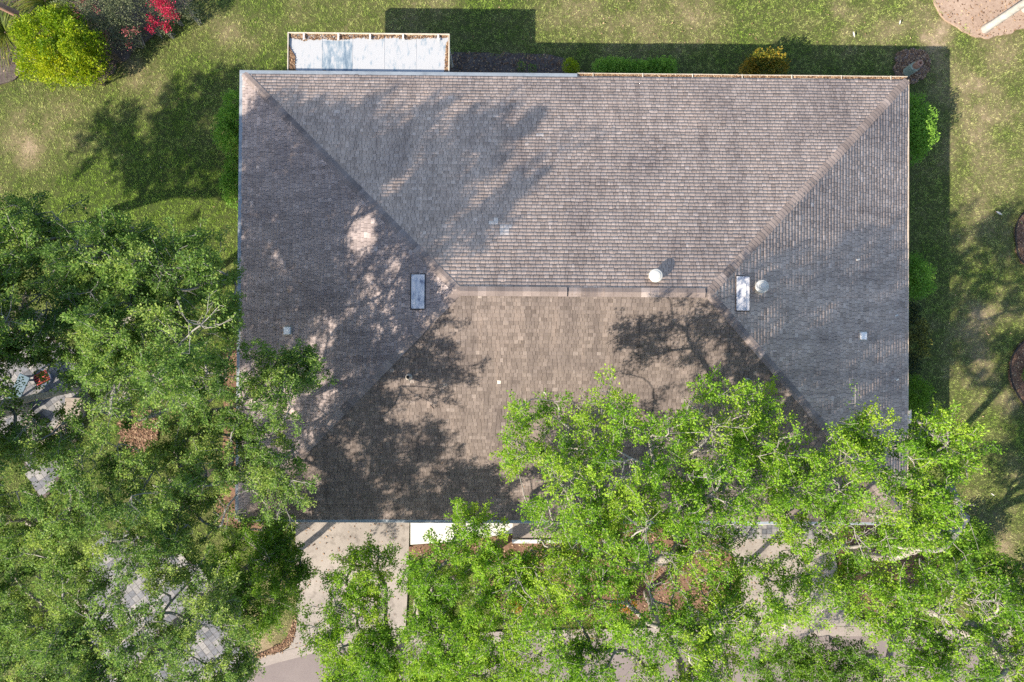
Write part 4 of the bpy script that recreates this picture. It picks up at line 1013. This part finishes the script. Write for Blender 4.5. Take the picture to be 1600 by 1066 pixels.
shrub("bed_shrub", "green shrub inside the lower ring of red mulch at the right edge", "shrub", [(1612, 585, .4, .4, .35), (1630, 575, .5, .5, .4)], 'leaf_hedge', .06, 360, 99)
def seat_wall(label, c, r0, r1, a0, a1, h):
    P = at(*c, 0); root = empty("stone_seat", P); tag(root, label, "stone seat", "curved stone seats round the patio"); b = MB(); k = 16; g = MB()
    for i in range(k):
        q0, q1 = a0 + (a1 - a0) * i / k, a0 + (a1 - a0) * (i + .96) / k
        for m_, ra, rb, z0, z1 in ((b, r0, r1, -.05, h - .08), (g, r0 - .03, r1 + .03, h - .08, h)):
            f = [(P[0] + rr * math.cos(q), P[1] + rr * math.sin(q)) for rr, q in ((ra, q0), (rb, q0), (rb, q1), (ra, q1))]
            m_.poly([(x, y, z1) for x, y in f])
            for e in range(4):
                u, v = f[e], f[(e + 1) % 4]; m_.poly([(*u, z0), (*v, z0), (*v, z1), (*u, z1)])
    b.build("base", M['curb'], root); g.build("capstone", M['stone_tan'], root); reroot(root)
seat_wall("outer curved tan stone seat lit by the sun beyond the patio", (40, 620), 2.0, 2.65, R(-70), R(0), .42)
seat_wall("inner curved tan stone seat below the blue bench", (15, 640), 1.05, 1.55, R(-85), R(-15), .42)
def bench():
    p0, p1 = at(20, 626, .8), at(37, 590, .8); d = p1 - p0; L = np.linalg.norm(d); a = math.atan2(d[1], d[0]); c = (p0 + p1) / 2
    t = Matrix.Translation(Vector((c[0], c[1], 0))) @ Matrix.Rotation(a, 4, 'Z'); h = L / 2 + .1
    root = empty("garden_bench", (c[0], c[1], 0)); tag(root, "long blue grey bench on the patio between the left hand trees", "bench")
    b = MB(); b.box(-h, h, -.24, .24, .74, .80, M4=t); b.build("seat", M['blue_paint'], root, .02)
    for sx in (-1, 1):
        for sy in (-1, 1):
            b = MB(); b.box(sx * (h - .15) - .035, sx * (h - .15) + .035, sy * .18 - .035, sy * .18 + .035, 0, .738, M4=t); b.build("leg", M['slate_paint'], root)
    reroot(root)
bench()
def cloth():
    P = at(65, 591, .5); root = empty("patio_table", (P[0], P[1] - .1, 0)); tag(root, "dark slate side table on the patio under the striped cloth", "table")
    b = MB(); b.lathe((P[0], P[1], 0), [(.36, .44), (.38, .455), (.38, .47), (.36, .48)], 20); b.build("tabletop", M['slate_paint'], root)
    b = MB(); b.lathe((P[0], P[1], 0), [(.2, .03), (.2, .06), (.04, .1), (.04, .438)], 14); b.build("pedestal", M['slate_paint'], root); reroot(root)
    n = 18; V = MB(); r = np.random.default_rng(4); ca, sa = math.cos(R(28)), math.sin(R(28))
    for i in range(n):
        for j in range(10):
            q = []
            for a, c in ((i, j), (i + 1, j), (i + 1, j + 1), (i, j + 1)):
                u, v = (a / n - .5) * .62, (c / 10 - .5) * .5
                zz = .498 + .012 * math.sin(a * .9 + c * .4) - max(0, math.hypot(u, v) - .34) * .9
                q.append((P[0] + u * ca - v * sa, P[1] + u * sa + v * ca, zz))
            V.poly(q, 1.0 if j % 2 else 0.0)
    tag(V.build("striped_cloth", M['red_cloth']), "red and black striped cloth lying on the dark patio table", "cloth")
cloth()
def stick(label, pxs, rad=.014):
    pts = [at_roof(*p) + np.array([0, 0, .045]) for p in pxs]; b = MB(); b.tube(pts, [rad * (1 - .5 * i / len(pts)) for i in range(len(pts))], 6)
    tag(b.build("fallen_twig", M['twig']), label, "twig", "twigs fallen on the roof")
stick("brown fallen twig on the shingles beside the left leafy arm", [(448, 648), (444, 657), (437, 664)], .02)
stick("thin dark fallen twig lying lowest on the front slope of the roof", [(596, 692), (597, 700), (601, 706)], .014)
stick("short pale fallen twig in the middle of the front slope", [(672, 633), (675, 637), (678, 639)], .014)
def lit_leaf(label, px, py, on_roof=False, s=.08, ang=.6):
    p = at(px, py, .08); c, q = math.cos(ang), math.sin(ang); b = MB()
    b.grid([[(p[0] + u * c - v * q, p[1] + u * q + v * c, p[2] + .02 * abs(v) / s + .015 * u / s) for v in (-s * wv, 0, s * wv)] for u, wv in ((-s * 1.6, .05), (-s * .6, .45), (s * .5, .5), (s * 1.6, .06))])
    tag(b.build("palm_husk", M['litter']), label, "dry husk", "dry husks on the lawn")
lit_leaf("pale dry husk on the back lawn nearest the roof corner", 1334, 54, ang=1.9)
lit_leaf("small pale dry husk higher on the back lawn near the top edge", 1406, 35, s=.06, ang=1.5)
lit_leaf("curled tan dry husk on the right hand lawn beside the upper mulch ring", 1561, 333, s=.09, ang=-.6)
lit_leaf("pale dry husk on the shaded lower right lawn", 1551, 773, s=.05, ang=-.7)

# leaf litter under the trees
reg = [(h, {0: .5, 1: .6, 5: 1.6, 6: .9, 9: .8}.get(i, .55), .024) for i, h in enumerate(SOFT)] + [(HARD[2], .14, .026), (HARD[4], .12, .026)]
rl = [(wr, 1.0, lambda x, y: roofz(x, y) + .03) for wr in ([(-12, -8.5), (9, -8.5), (9, -4.2), (2, -4.2), (-3, -6), (-12, -5.5)], [(-12.9, -8), (-9, -5), (-10, 1), (-12.9, 2)])]
o = chips("roof_litter", rl, 150, .045, M['debris'], 28, tint=(.6, .3)); tag(o, kind='stuff')
ll = [([at2(1425, 300), at2(1620, 300), at2(1620, 880), at2(1480, 880)], 1.0, .01), ([at2(-10, 130), at2(440, -20), at2(372, 300), at2(200, 420)], 1.0, .01), ([at2(720, -10), at2(1460, -10), at2(1460, 70), at2(720, 70)], 1.0, .01)]
o = chips("lawn_litter", ll, 130, .04, M['debris'], 29, tint=(.75, .25)); tag(o, kind='stuff')
o = chips("leaf_litter", reg, 2600, .05, M['debris'], 18, tint=(.5, .3)); tag(o, kind='stuff')
